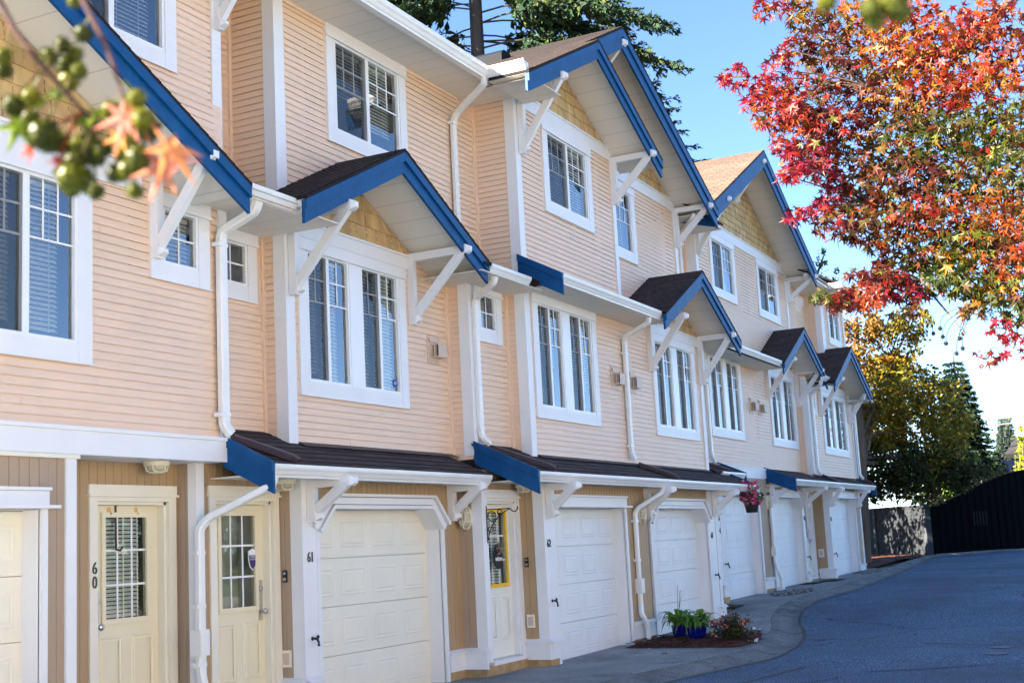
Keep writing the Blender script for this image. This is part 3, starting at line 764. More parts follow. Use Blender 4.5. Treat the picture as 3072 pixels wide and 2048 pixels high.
# 66
inner_trim(H66, 32.20, 8.22, 2.95, 5.3)
siding(H66, 32.20, 'L', 7.95, 8.20, 2.95, 5.5)
corner_post(H66, 32.20, 7.95, 3.0, 5.4, w=.16)
siding(H66, 7.95, 'F', 32.34, 37.1, 2.98, 5.7, [hole(32.42,33.06,4.5,5.25), hole(33.60,36.36,3.55,5.19)])
window(H66, 7.95, 32.42, 33.06, 4.5, 5.25, 'single', blind=False)
window(H66, 7.95, 33.60, 36.36, 3.55, 5.19, 'double', (.3,1.), st=.2)
ob('corner_trim', 'white', H66, (36.98,37.2,7.918,7.944,3.0,5.3), (37.172,37.2,7.9445,8.1,3.0,5.3))
ob('band_board', 'white', H66, (33.4,36.5,7.912,7.944,5.2,5.36), (33.4,36.5,7.895,7.9435,5.3605,5.39))
m = MB(); shakes(m, 7.94, lambda z: (max(33.3,34.62-(6.23-z)/.5), min(36.6,34.62+(6.23-z)/.5)) if z < 6.2 else None, 5.39, 6.2); m.build('cedar_shingles', M['shingle_wall'], H66)
bracket(H66, 33.36, 7.95, 7.27, 5.45, 4.5); bracket(H66, 36.60, 7.95, 7.27, 5.45, 4.5)
# ---- upper floor --------------------------------------------------------------
siding(H61, 9.07, 'F', 10.37, 11.32, 5.2, 8.1)
inner_trim(H61, 11.33, 9.07, 5.3, 7.9)
siding(H61, 11.33, 'L', 8.45, 9.03, 5.2, 8.0)
corner_post(H61, 11.33, 8.45, 5.4, 7.92, w=.165)
siding(H61, 8.45, 'F', 11.48, 16.02, 5.3, 7.93, [hole(12.34,14.14,6.44,7.90)])
ob('siding_cap', 'peach_trim', H61, (11.5,12.32,8.42,8.438,7.86,7.905)); ob('siding_cap', 'peach_trim', H61, (14.16,15.55,8.42,8.438,7.86,7.905))
window(H61, 8.45, 12.34, 14.14, 6.44, 7.90, 'slider', (.55,.95), ht=.15)
inner_trim(H62, 16.03, 8.45, 5.4, 7.95)
siding(H62, 16.03, 'L', 7.80, 8.41, 5.15, 8.05)
corner_post(H62, 16.03, 7.80, 5.2, 8.25, w=.15)
siding(H62, 7.80, 'F', 16.16, 19.58, 5.5, 7.84, [hole(16.93,18.73,6.44,7.83)])
window(H62, 7.80, 16.93, 18.73, 6.44, 7.83, 'slider', (.95,1.))
def gband(h, x0, x1, y, z0, z1): ob('band_board', 'white', h, (x0,x1,y-.036,y-.006,z0,z1-.03), (x0,x1,y-.052,y-.0065,z1-.0295,z1))
gband(H62, 16.18, 19.60, 7.80, 7.835, 8.06)
m = MB(); shakes(m, 7.79, lambda z: (max(16.1, 17.55-(8.97-z)/.5), 17.55+(8.97-z)/.5) if z < 8.95 else None, 8.06, 8.95); m.build('cedar_shingles', M['shingle_wall'], H62)
ob('corner_trim', 'white', H62, (19.57,19.70,7.768,7.794,5.5,8.05), (19.672,19.70,7.7945,8.09,5.5,8.05))
bracket(H62, 16.16, 7.77, 7.02, 8.16, 7.10); bracket(H62, 19.62, 7.78, 7.02, 7.90, 7.10)
siding(H63, 8.10, 'F', 19.70, 23.44, 5.4, 7.84, [hole(19.56,21.37,6.42,7.80)])
window(H63, 8.10, 19.56, 21.37, 6.42, 7.80, 'slider', (.9,1.))
gband(H63, 19.72, 23.5, 8.10, 7.835, 8.06)
m = MB(); shakes(m, 8.09, lambda z: (19.0, min(23.5, 19.41+(9.89-z)/.477)) if z < 9.8 else None, 8.06, 9.8); m.build('cedar_shingles', M['shingle_wall'], H63)
ob('corner_trim', 'white', H63, (23.43,23.57,8.068,8.094,5.2,8.05), (23.542,23.57,8.0945,8.3,5.2,8.05))
bracket(H63, 23.50, 8.09, 7.33, 7.90, 7.12)
siding(H64, 8.43, 'F', 23.6, 25.03, 5.3, 8.2)
inner_trim(H64, 25.04, 8.43, 5.4, 8.1)
siding(H64, 25.04, 'L', 8.22, 8.40, 5.3, 8.2)
corner_post(H64, 25.04, 8.22, 5.4, 8.45, w=.13, dp=.19)
siding(H64, 8.22, 'F', 25.15, 28.60, 5.4, 8.0, [hole(25.97,27.71,6.62,7.98)])
window(H64, 8.22, 25.97, 27.71, 6.62, 7.98, 'slider', (.95,1.))
siding(H65, 8.22, 'F', 28.605, 32.05, 5.4, 8.0, [hole(29.44,31.24,6.62,7.98)])
window(H65, 8.22, 29.44, 31.24, 6.62, 7.98, 'slider', (.6,1.))
gband(H64, 25.18, 28.60, 8.22, 7.99, 8.22); gband(H65, 28.605, 32.1, 8.22, 7.99, 8.22)
def g64(a, b):
    def iv(z):
        if z > 9.65: return None
        l, r = 28.1-(9.72-z)/.5, 28.1+(9.72-z)/.5
        l, r = max(l, a), min(r, b)
        return (l, r) if r > l else None
    return iv
m = MB(); shakes(m, 8.21, lambda z: (max(25.1, 28.1-(10.0-z)/.51), 28.1) if z < 9.97 else None, 8.22, 9.95, .15); m.build('cedar_shingles', M['shingle_wall'], H64)
m = MB(); shakes(m, 8.21, lambda z: (28.102, min(32.0, 28.1+(10.0-z)/.51)) if z < 9.97 else None, 8.22, 9.95, .15); m.build('cedar_shingles', M['shingle_wall'], H65)
bracket(H64, 25.1, 8.20, 7.43, 8.40, 7.30); bracket(H65, 32.09, 8.21, 7.43, 7.93, 7.30)
ob('corner_trim', 'white', H65, (31.97,32.1,8.188,8.214,5.4,8.1), (32.072,32.1,8.2145,8.4,5.4,8.1))
siding(H65, 8.34, 'F', 32.1, 34.38, 5.3, 8.0)
inner_trim(H66, 34.40, 8.34, 5.3, 7.9)
siding(H66, 34.40, 'L', 7.95, 8.30, 5.3, 8.0)
corner_post(H66, 34.40, 7.95, 5.5, 8.0, w=.3)
siding(H66, 7.95, 'F', 34.6, 37.0, 5.4, 8.0, [hole(35.15,36.6,6.6,7.9)])
window(H66, 7.95, 35.15, 36.6, 6.6, 7.9, 'slider', blind=False)
ob('corner_trim', 'white', H66, (36.95,37.1,7.918,7.944,5.5,8.0), (37.072,37.1,7.9445,8.1,5.5,8.0))
# ---- roofs ---------------------------------------------------------------------
def small_gable(h, xc, zap, half, yf, yw, yb, dep=.29, left=True, right=True):
    m = MB(); gable_slope(m, xc, zap, xc-half, yf-.03, yb); gable_slope(m, xc, zap, xc+half, yf-.03, yb)
    m.build('gable_roof', M['roof'], h)
    rake(h, xc, zap, xc-half, yf, dep); rake(h, xc, zap, xc+half, yf, dep)
    gable_soffit(h, xc, zap, xc-half+.02, xc+half-.02, yf, yw, dep)
small_gable(H61, 12.57, 6.22, 1.98, 7.55, 8.40, 9.10, .29)
small_gable(H63, 21.92, 6.28, 2.06, 7.10, 7.80, 8.12, .29)
small_gable(H65, 30.60, 6.40, 2.05, 7.50, 8.22, 8.36, .29)
small_gable(H66, 34.62, 6.37, 2.20, 7.28, 7.95, 8.36, .29)
# eave strips between main and upper floor
slab_roof(H61, 9.6, 10.75, 7.66, 5.19, 9.05); gutter(H61, 9.72, 10.66, 7.65, 5.215); gutter_return(H61, 10.62, 7.56, 7.78, 5.215)
flat_soffit(H61, 9.6, 11.37, 7.66, 8.72, 5.10)
slab_roof(H62, 14.4, 16.02, 7.50, 5.19, 8.46); gutter(H62, 14.56, 15.70, 7.48, 5.20); flat_soffit(H62, 14.3, 16.05, 7.50, 8.42, 5.07)
slab_roof(H62, 16.005, 20.05, 7.18, 5.24, 7.82); gutter(H62, 16.035, 19.93, 7.15, 5.265); flat_soffit(H62, 16.04, 20.2, 7.19, 7.82, 5.125)
side_rake(H62, 16.03, [(7.155,5.27),(7.83,5.63),(7.83,5.32),(7.155,4.96)])
slab_roof(H64, 23.6, 28.7, 7.55, 5.36, 8.24); gutter(H64, 23.9, 28.53, 7.52, 5.385); flat_soffit(H64, 23.55, 28.9, 7.56, 8.42, 5.26)
slab_roof(H66, 32.2, 33.0, 7.45, 5.36, 8.36); gutter(H66, 32.1, 32.75, 7.42, 5.385); flat_soffit(H66, 32.2, 33.4, 7.46, 8.22, 5.27)
flat_soffit(H66, 36.2, 37.2, 7.30, 8.0, 5.08)
# upper eaves
slab_roof(H60, 4.5, 10.6, 7.63, 7.97, 13.2); slab_roof(H61, 10.602, 16.2, 7.63, 7.97, 13.2)
gutter(H60, 4.5, 10.599, 7.60, 8.0, .15); gutter(H61, 10.6, 15.0, 7.60, 8.0, .15); gutter_return(H61, 14.97, 7.08, 7.76, 8.0, .15)
flat_soffit(H60, 4.5, 10.4, 7.64, 9.1, 7.90); flat_soffit(H61, 10.401, 16.02, 7.64, 9.1, 7.90); flat_soffit(H62, 15.0, 16.10, 7.06, 7.64, 7.80)
# big gables of 62/63
m = MB(); gable_slope(m, 19.41, 10.04, 15.35, 7.32, 13.2, .503); m.build('gable_roof', M['roof'], H62)
m = MB(); gable_slope(m, 19.41, 10.04, 23.97, 7.32, 13.2, .477); m.build('gable_roof', M['roof'], H63)
rake(H62, 19.41, 10.04, 17.9, 7.35, .38, .503); rake(H63, 19.41, 10.04, 23.95, 7.35, .38, .477)
gable_soffit(H63, 19.41, 10.04, 17.8, 23.93, 7.35, 8.10, .38, .477)
m = MB(); gable_slope(m, 17.55, 9.112, 15.0, 7.02, 7.63); gable_slope(m, 17.55, 9.112, 15.5, 7.631, 8.2); gable_slope(m, 17.55, 9.112, 20.08, 7.02, 8.2); m.build('gable_roof', M['roof'], H62)
rake(H62, 17.55, 9.112, 15.0, 7.05, .30); rake(H62, 17.55, 9.112, 20.08, 7.05, .30)
gable_soffit(H62, 17.55, 9.112, 15.05, 20.06, 7.05, 7.80, .30)
bracket(H63, 19.46, 8.10, 7.33, 9.82, 9.0)
flat_soffit(H63, 23.5, 25.04, 7.6, 8.45, 7.72); slab_roof(H64, 23.5, 25.2, 7.62, 7.86, 9.0); gutter(H64, 23.75, 24.6, 7.60, 7.90)
side_rake(H64, 23.95, [(7.40,7.80),(8.10,7.95),(8.10,7.72),(7.40,7.52)])
# 64/65
m = MB(); gable_slope(m, 28.1, 10.14, 24.02, 7.42, 13.2, .51); m.build('gable_roof', M['roof_far'], H64)
m = MB(); gable_slope(m, 28.1, 10.14, 32.28, 7.42, 13.2, .51); m.build('gable_roof', M['roof_far'], H65)
rake(H64, 28.1, 10.14, 24.05, 7.45, .40, .51); rake(H65, 28.1, 10.14, 32.25, 7.45, .40, .51)
gable_soffit(H64, 28.1, 10.14, 24.07, None, 7.45, 8.22, .40, .51); gable_soffit(H65, 28.1, 10.14, 32.23, None, 7.45, 8.22, .40, .51)
bracket(H64, 28.06, 8.22, 7.43, 9.92, 9.0)
# 65/66 eave with a hip corner
slab_roof(H66, 31.9, 37.5, 7.55, 7.96, 13.2); gutter(H66, 31.9, 33.9, 7.55, 7.99, .14); gutter_return(H66, 33.86, 7.20, 7.66, 7.99, .14); gutter(H66, 33.9, 37.6, 7.20, 7.99, .14)
slab_roof(H66, 33.9, 37.6, 7.22, 7.97, 7.9); flat_soffit(H66, 31.9, 34.6, 7.56, 8.5, 7.86); flat_soffit(H66, 33.9, 37.6, 7.22, 8.0, 7.855)
# ---- pent roofs over the garages ----------------------------------------------
def pent(h, x0, x1, yg, zg, yw, slope, gx0=None, gx1=None):
    slab_roof(h, x0, x1, yg+.03, zg-.01, yw, slope, name='pent_roof')
    gutter(h, gx0 or x0, gx1 or x1, yg, zg)
    flat_soffit(h, x0+.02, x1-.02, yg+.05, yw+.3, zg-.10)
pent(H61, 10.17, 14.74, 7.69, 2.51, 8.72, .47, 10.20, 14.68)
side_rake(H61, 10.20, [(7.70,2.53),(8.30,2.83),(8.30,2.52),(7.70,2.22)])
pent(H62, 14.905, 19.60, 7.14, 2.53, 8.10, .47, 14.935, 19.60); pent(H63, 19.602, 24.38, 7.14, 2.53, 7.84, .47, 19.602, 24.40)
side_rake(H62, 14.93, [(7.15,2.55),(8.06,2.98),(8.06,2.68),(7.15,2.24)])
side_rake(H63, 24.44, [(7.15,2.55),(7.83,2.87),(7.83,2.50),(7.15,2.22)])
pent(H64, 23.6, 25.45, 7.62, 2.81, 8.42, .45, 23.95, 25.42)
side_rake(H64, 25.49, [(7.63,2.83),(8.2,3.08),(8.2,2.80),(7.63,2.56)])
ob('beam_board', 'white', H64, (25.0,28.82,8.17,8.21,2.82,3.0), (25.0,28.82,8.15,8.2095,3.0005,3.035), (25.0,28.6,8.16,8.2095,2.79,2.8195))
pent(H65, 28.815, 32.20, 7.50, 2.77, 8.24, .40, 28.845, 32.2); pent(H66, 32.202, 37.4, 7.50, 2.77, 7.98, .40)
side_rake(H65, 28.84, [(7.51,2.79),(8.22,3.08),(8.22,2.78),(7.51,2.48)])
side_rake(H66, 37.46, [(7.51,2.79),(8.0,3.0),(8.0,2.7),(7.51,2.48)])
bracket(H65, 28.92, 8.15, 7.62, 2.72, 2.25); 
# step flashing / metal strip where the pent roofs meet the walls
for h, x0, x1, y, z in ((H61,11.52,14.93,8.40,2.835),(H62,16.2,19.6,7.80,2.835),(H63,19.603,23.5,7.80,2.835)):
    m = MB(); m.face([(x0,y-.016,z),(x1,y-.016,z),(x1,y-.12,z-.045),(x0,y-.12,z-.045)]); m.build('flashing', M['roof_strip'], h)
# ---- ground floor ---------------------------------------------------------------
# 60
boards(H60, [(8.30,'F',7.92,8.11,.30,2.55), (8.30,'F',5.0,7.93,2.2,2.55)], 'brown_shaded')
garage(H60, 5.40, 7.84, 8.30, 8.49, 0., 2.1, mat='garage_cream')
ob('corner_trim', 'white', H60, (8.10,8.215,8.268,8.30,.0,2.53), (8.19,8.215,8.3005,8.69,.0,2.53)); ob('head_board', 'cream_trim', H60, (5.0,8.24,8.25,8.295,2.525,2.56))
boards(H60, [(8.69,'F',8.215,8.77,.30,2.57), (8.69,'F',9.885,9.94,.30,2.57), (8.69,'F',8.77,9.885,2.35,2.57)])
d60 = entry_door(H60, 8.76, 9.894, 8.69, .2, 2.2, 'cream', 'R', blind=True)
# 61
boards(H61, [(9.947,'L',8.485,8.69,.30,2.57)], 'brown_shaded')
ob('corner_trim', 'white', H61, (9.935,10.05,8.445,8.4895,.0,2.575), (9.935,9.96,8.49,8.55,.0,2.575))
boards(H61, [(8.49,'F',10.05,11.29,2.35,2.60), (8.49,'F',10.05,10.16,.30,2.36), (8.49,'F',11.255,11.29,.30,2.36)])
d61 = entry_door(H61, 10.15, 11.262, 8.49, .2, 2.2, 'cream', 'L')
boards(H61, [(11.29,'L',8.33,8.49,.375,2.43)], 'brown_shaded')
ob('corner_trim', 'white', H61, (11.272,11.52,8.178,8.21,.375,2.43), (11.272,11.30,8.2105,8.33,.375,2.43))
boards(H61, [(8.21,'F',11.5,14.25,.375,2.43,(11.4,14.3,2.2)), (8.21,'F',14.25,14.66,.375,2.43)])
garage(H61, 11.59, 14.185, 8.21, 8.42, 0., 2.11, .25, 'garage_cream')
bracket(H61, 11.40, 8.178, 7.62, 2.42, 1.96); bracket(H61, 14.42, 8.20, 7.70, 2.42, 1.96)
boards(H61, [(14.665,'L',8.0,8.21,.375,2.43)], 'brown_shaded')
ob('corner_trim', 'white', H61, (14.645,14.78,7.85,7.88,.375,2.43), (14.645,14.67,7.8805,8.0,.375,2.43))
skirt(H61, [('F',8.21,14.27,14.655), ('L',14.66,7.86,8.18), ('F',8.17,11.27,11.50), ('L',11.27,8.17,8.5)])
# 62
boards(H62, [(7.95,'F',14.78,15.87,2.35,2.6)])
d62 = entry_door(H62, 14.79, 15.857, 7.95, .2, 2.2, 'offwhite', 'R', frame='yellow', blind=True, wz=(.93,.13), nx=3, ny=3)
boards(H62, [(15.86,'L',7.72,7.95,.375,2.43)])
ob('corner_trim', 'white', H62, (15.842,16.13,7.568,7.60,.375,2.43), (15.842,15.87,7.6005,7.72,.375,2.43))
boards(H62, [(7.60,'F',16.1,19.72,.375,2.43,(16.0,18.84,2.2))])
garage(H62, 16.19, 18.76, 7.60, 7.80, 0., 2.1)
bracket(H62, 15.97, 7.566, 7.10, 2.42, 1.96); bracket(H62, 19.66, 7.59, 7.10, 2.42, 1.96)
skirt(H62, [('L',15.845,7.56,7.93), ('F',7.565,15.84,16.12), ('F',7.60,18.84,19.72)])
# 63
boards(H63, [(7.60,'F',19.722,23.2,.375,2.43,(19.7,22.82,2.2))])
garage(H63, 19.86, 22.67, 7.60, 7.80, .03, 2.10, .25)
ob('corner_trim', 'white', H63, (22.735,23.05,7.568,7.60,.03,2.43)); ob('corner_trim', 'white', H63, (23.10,23.25,7.57,7.60,.03,2.43), (23.23,23.25,7.6005,8.2,.03,2.43))
bracket(H63, 23.0, 7.56, 7.10, 2.42, 1.96)
skirt(H63, [('F',7.565,22.98,23.27)])
# 64
boards(H64, [(8.40,'F',23.3,25.1,.5,2.75)], 'brown_shaded'); entry_door(H64, 23.75, 24.85, 8.40, .5, 2.5, 'offwhite', 'R')
ob('corner_trim', 'white', H64, (24.93,25.06,8.115,8.15,.4,2.8), (24.93,24.96,8.1505,8.4,.4,2.8)); ob('corner_trim', 'white', H64, (25.10,25.30,8.12,8.15,.4,2.8))
boards(H64, [(8.15,'F',25.06,28.61,.65,2.80,(25.2,28.0,2.5))], 'brown_shaded')
garage(H64, 25.35, 27.88, 8.15, 8.33, .30, 2.41)
skirt(H64, [('F',8.11,24.9,25.28), ('F',8.15,27.97,28.6)], .42, .66)
# 65
boards(H65, [(8.15,'F',28.612,31.62,.65,2.66,(28.6,31.6,2.5))], 'brown_shaded')
garage(H65, 28.80, 31.47, 8.15, 8.33, .30, 2.41, .25)
boards(H65, [(8.33,'F',31.6,33.22,2.62,2.75)]); entry_door(H65, 32.0, 33.14, 8.30, .5, 2.5, 'offwhite', 'L')
ob('corner_trim', 'white', H65, (31.54,31.66,8.115,8.15,.3,2.66), (31.64,31.66,8.1505,8.3,.3,2.66))
bracket(H65, 31.68, 8.11, 7.55, 2.66, 2.18)
skirt(H65, [('F',8.11,31.56,31.68)], .42, .66)
# 66
boards(H66, [(33.2,'L',8.02,8.30,.65,2.7)])
ob('corner_trim', 'white', H66, (33.185,33.36,7.868,7.90,.65,2.66), (33.185,33.21,7.9005,8.02,.65,2.66))
boards(H66, [(7.90,'F',33.3,36.8,.65,2.66,(33.3,36.3,2.5))], 'brown_shaded')
garage(H66, 33.45, 36.18, 7.90, 8.1, .32, 2.41)
ob('corner_trim', 'white', H66, (36.75,36.87,7.868,7.90,.65,2.66), (36.85,36.87,7.9005,8.2,.65,2.66))
bracket(H66, 33.3, 7.866, 7.52, 2.66, 2.18); bracket(H66, 36.4, 7.89, 7.52, 2.66, 2.18)
skirt(H66, [('L',33.19,7.86,8.25), ('F',7.865,33.19,33.36), ('F',7.90,36.27,36.9)], .42, .66)
# footings
for h, x0, x1, y, z in ((H60,5.,9.95,8.70,.12),(H61,9.95,11.28,8.46,.14),(H61,14.25,14.67,8.185,.12),(H62,14.68,15.86,7.90,.14),(H62,15.85,16.12,7.575,.12),(H62,18.84,19.73,7.57,.12),(H63,22.75,23.25,7.575,.12),(H64,23.3,25.3,8.10,.44),(H64,27.97,28.62,8.12,.42),(H65,31.5,33.2,8.22,.44),(H66,33.19,33.4,7.88,.42),(H66,36.25,36.88,7.87,.42)):
    ob('footing', 'conc_found', h, (x0,x1,y,y+.6,-.3,z))
# body of each house behind its front
for h, x0, x1 in ((H60,4.5,10.3),(H61,10.302,14.95),(H62,14.952,19.6),(H63,19.602,24.2),(H64,24.202,28.6),(H65,28.602,32.2),(H66,32.202,37.1)):
    m = MB(); m.box(x0, x1, 9.25, 17.2, -.2, 7.9)
    m.prism_x([(9.25,7.905),(9.25,8.7),(13.2,10.62),(17.2,8.62),(17.2,7.905)], x0, x1)
    m.build('rear_block', M['peach'], h)
    m = MB(); m.prism_x([(13.2,10.74),(17.8,8.44),(17.8,8.40),(13.2,10.70)], x0-.02, x1+.02); m.build('rear_roof', M['roof'], h)
    ob('floor_deck', 'dark', h, (x0, x1, 8.78, 9.25, 2.46, 2.5)); ob('floor_deck', 'dark', h, (x0, x1, 9.0, 9.25, 5.2, 5.24))
m = MB(); m.box(37.10,37.16,8.0,9.25,.3,7.9); m.build('end_wall', M['peach'], H66)
# ---- gutters' downpipes ----------------------------------------------------------
downspout(H61, [(10.10,7.76,5.10),(10.10,7.80,5.0),(10.10,8.20,4.86),(10.10,8.225,4.78),(10.10,8.225,2.92),(10.16,8.19,2.83)], straps=[(10.10,8.225,4.72),(10.10,8.225,3.02)], w=.105, d=.08)
downspout(H61, [(10.26,8.24,2.80),(10.45,7.98,2.68),(10.62,7.80,2.585),(10.64,7.74,2.54)], w=.10, d=.075, mat='downpipe')
downspout(H61, [(10.24,7.74,2.40),(10.22,7.76,2.30),(9.98,8.33,2.03),(9.90,8.38,1.93),(9.90,8.39,.60),(9.93,8.35,.35),(9.93,8.36,.02)], w=.085, d=.07, straps=[(9.90,8.39,1.7),(9.90,8.39,1.2),(9.90,8.39,.66)])
ob('leaf_trap', 'gutter', H61, (9.835,9.965,8.33,8.46,.74,.98), (9.842,9.958,8.322,8.3295,.78,.95))
downspout(H62, [(14.80,7.58,5.08),(14.80,7.60,5.0),(15.02,7.98,4.88),(15.03,8.02,4.80),(15.04,8.02,3.05),(15.14,7.95,2.95)], w=.095, d=.07, straps=[(15.04,8.02,4.7),(15.04,8.02,3.15)])
downspout(H62, [(15.20,7.96,2.90),(15.38,7.62,2.75),(15.48,7.28,2.62),(15.50,7.19,2.56)], w=.10, d=.075, mat='downpipe')
downspout(H61, [(14.98,7.68,7.86),(15.0,7.70,7.78),(15.30,8.30,7.58),(15.335,8.385,7.48),(15.335,8.385,5.7)], w=.095, d=.07, straps=[(15.335,8.385,7.45)])
downspout(H62, [(19.48,7.24,5.13),(19.50,7.26,5.04),(19.58,7.66,4.90),(19.60,7.735,4.82),(19.60,7.735,3.0),(19.66,7.70,2.88)], w=.095, d=.07, straps=[(19.60,7.735,4.6),(19.60,7.735,3.1)])
downspout(H63, [(19.72,7.66,2.80),(19.98,7.42,2.69),(20.15,7.25,2.60),(20.17,7.18,2.55)], w=.10, d=.075, mat='downpipe')
downspout(H62, [(19.56,7.22,2.42),(19.54,7.24,2.32),(19.14,7.50,2.10),(19.09,7.545,2.02),(19.09,7.545,.62),(18.98,7.50,.50),(19.16,7.47,.30),(19.12,7.46,.05)], w=.08, d=.065, straps=[(19.09,7.545,1.9),(19.09,7.545,1.3)])
ob('leaf_trap', 'gutter', H62, (19.02,19.15,7.48,7.60,.80,1.02)); ob('drain_hub', 'gutter', H62, (19.06,19.18,7.40,7.52,-.05,.10))
downspout(H64, [(23.5,7.66,7.74),(23.5,7.70,7.66),(24.5,8.32,7.64),(24.58,8.38,7.56),(24.58,8.38,5.5)], w=.095, d=.07)
downspout(H64, [(24.97,8.16,5.3),(24.97,8.16,3.2),(25.0,8.10,3.05)], w=.10, d=.07)
downspout(H64, [(24.1,8.0,3.0),(24.3,7.80,2.90),(24.5,7.68,2.83)], w=.10, d=.075, mat='downpipe')
downspout(H66, [(32.0,7.50,5.25),(32.0,7.53,5.16),(32.40,7.86,5.0),(32.44,7.885,4.9),(32.44,7.885,3.1),(32.52,7.82,2.98)], w=.10, d=.07)
downspout(H66, [(32.60,7.84,2.97),(32.9,7.66,2.86),(33.1,7.55,2.79)], w=.10, d=.075, mat='downpipe')
downspout(H66, [(36.25,7.35,5.25),(36.3,7.40,5.12),(37.1,7.84,5.06),(37.15,7.87,4.95),(37.13,7.87,3.1),(37.2,7.80,2.98)], w=.11, d=.07)
downspout(H66, [(37.25,7.82,2.95),(37.35,7.65,2.86),(37.4,7.54,2.80)], w=.10, d=.075, mat='downpipe')
downspout(H65, [(28.62,8.08,2.25),(28.62,8.08,1.0),(28.50,8.0,.82),(28.66,7.98,.62),(28.62,7.98,.40)], w=.085, d=.065); ob('leaf_trap', 'gutter', H65, (28.55,28.69,8.02,8.13,1.1,1.32)); ob('drain_hub', 'gutter', H65, (28.55,28.69,7.92,8.05,.22,.44))
# ---- lamps, taps, numbers, bells --------------------------------------------------
bulkhead_lamp(H60, (9.45,8.50,2.56), 'D', .12, .13); bulkhead_lamp(H61, (11.15,8.30,2.41), 'D', .12, .13)
bulkhead_lamp(H61, (14.655,8.09,2.0), 'L', .16, .10); bulkhead_lamp(H62, (15.72,7.78,2.42), 'D', .11, .12)
bulkhead_lamp(H62, (19.40,7.59,2.0), 'F', .16, .10); bulkhead_lamp(H65, (28.62,8.14,2.28), 'F', .17, .13); bulkhead_lamp(H66, (36.62,7.89,2.30), 'F', .17, .13); bulkhead_lamp(H65, (33.0,8.28,2.62), 'D', .1, .1)
tap(H60, (8.15,8.268,.55)); tap(H61, (11.40,8.178,.77)); tap(H62, (15.97,7.568,.87)); tap(H63, (22.86,7.568,.92)); tap(H64, (25.2,8.12,1.05)); tap(H65, (31.60,8.115,1.0)); tap(H66, (33.28,7.868,1.02))
NUM = M['black_plastic']
text_mesh('house_number', '6', .15, (8.815,8.655,1.60), M['pewter'], H60, sx=.8); text_mesh('house_number', '0', .15, (8.815,8.655,1.475), M['pewter'], H60, sx=.8)
for h, t, x, y, z, s in ((H61,'61',11.40,8.172,1.60,.15),(H62,'62',15.96,7.562,1.62,.15),(H63,'63',22.83,7.562,1.62,.15),(H65,'65',31.60,8.109,1.92,.15),(H66,'66',33.27,7.862,1.88,.15)):
    text_mesh('house_number', t, s, (x,y,z), M['pewter'], h, sx=.78)
text_mesh('house_number', '6', .15, (25.0,8.11,1.95), M['pewter'], H64); text_mesh('house_number', '4', .15, (25.0,8.11,1.70), M['pewter'], H64)
def bell(h, c, face='L'):
    o = plate_box(h, c, .05, .125, .025, face, 'black_plastic', 'doorbell')
    x, y, z = c; m = MB()
    if face == 'L': m.lathe((x-.025,y,z+.03),[(.014,0),(.014,.004),(.009,.006)],10,'x'); m.lathe((x-.025,y,z-.03),[(.018,0),(.018,.004)],12,'x')
    m.build('bell_button', M['chrome'], o)
bell(H61, (11.285,8.41,1.42)); bell(H62, (15.855,7.85,1.39))
plate_box(H61, (11.285,8.41,.58), .11, .17, .03, 'L', 'cream_trim', 'outlet_cover', ('cover_flap','beige')); plate_box(H62, (15.855,7.83,.62), .11, .17, .03, 'L', 'cream_trim', 'outlet_cover', ('cover_flap','beige')); plate_box(H66, (33.19,8.16,1.05), .13, .2, .03, 'L', 'white', 'outlet_cover', ('cover_flap','beige'))
plate_box(H60, (8.36,8.678,1.09), .035, .10, .015, 'F', 'brass', 'doorbell')
# door furniture of 60: wreath hook and two brass hooks
m = MB(); m.tube([(9.2,8.775,2.185),(9.2,8.772,1.80),(9.2,8.768,1.765),(9.225,8.745,1.755),(9.25,8.735,1.79)], .011, 6); m.build('wreath_hanger', M['rust'], d60)
for x in (9.12, 9.47):
    m = MB(); m.lathe((x,8.779,2.12),[(.026,0),(.022,.006),(.010,.010)],10,'y',1,1.3); m.tube([(x,8.77,2.11),(x,8.75,2.085),(x,8.745,2.10)],.006,6); m.build('brass_hook', M['brass'], d60)
# security decals
o = MB(); o.prism_y([(10.865,1.70),(10.865,1.60),(10.885,1.54),(10.93,1.50),(10.975,1.54),(10.995,1.60),(10.995,1.70),(10.93,1.72)], 8.562, 8.570); dec = o.build('security_decal', M['white_vinyl'], d61)
o = MB(); o.prism_y([(10.875,1.655),(10.875,1.60),(10.893,1.545),(10.93,1.512),(10.967,1.545),(10.985,1.60),(10.985,1.655)], 8.559, 8.5615); o.build('decal_field', M['purple'], dec)
text_mesh('decal_lettering', 'SMART', .028, (10.93,8.5575,1.637), M['white_vinyl'], dec, sx=.9, ext=.0005); text_mesh('decal_lettering', 'SECURITY', .022, (10.93,8.5575,1.612), M['white_vinyl'], dec, sx=.9, ext=.0005)
o = MB(); o.lathe((13.60,8.413,3.66),[(.052,0),(.052,.003)],8,'y'); dec = o.build('security_decal', M['decal_blue'], H61)
text_mesh('decal_lettering', 'ADT', .05, (13.60,8.4085,3.66), M['white_vinyl'], dec, sx=.8, ext=.0005)
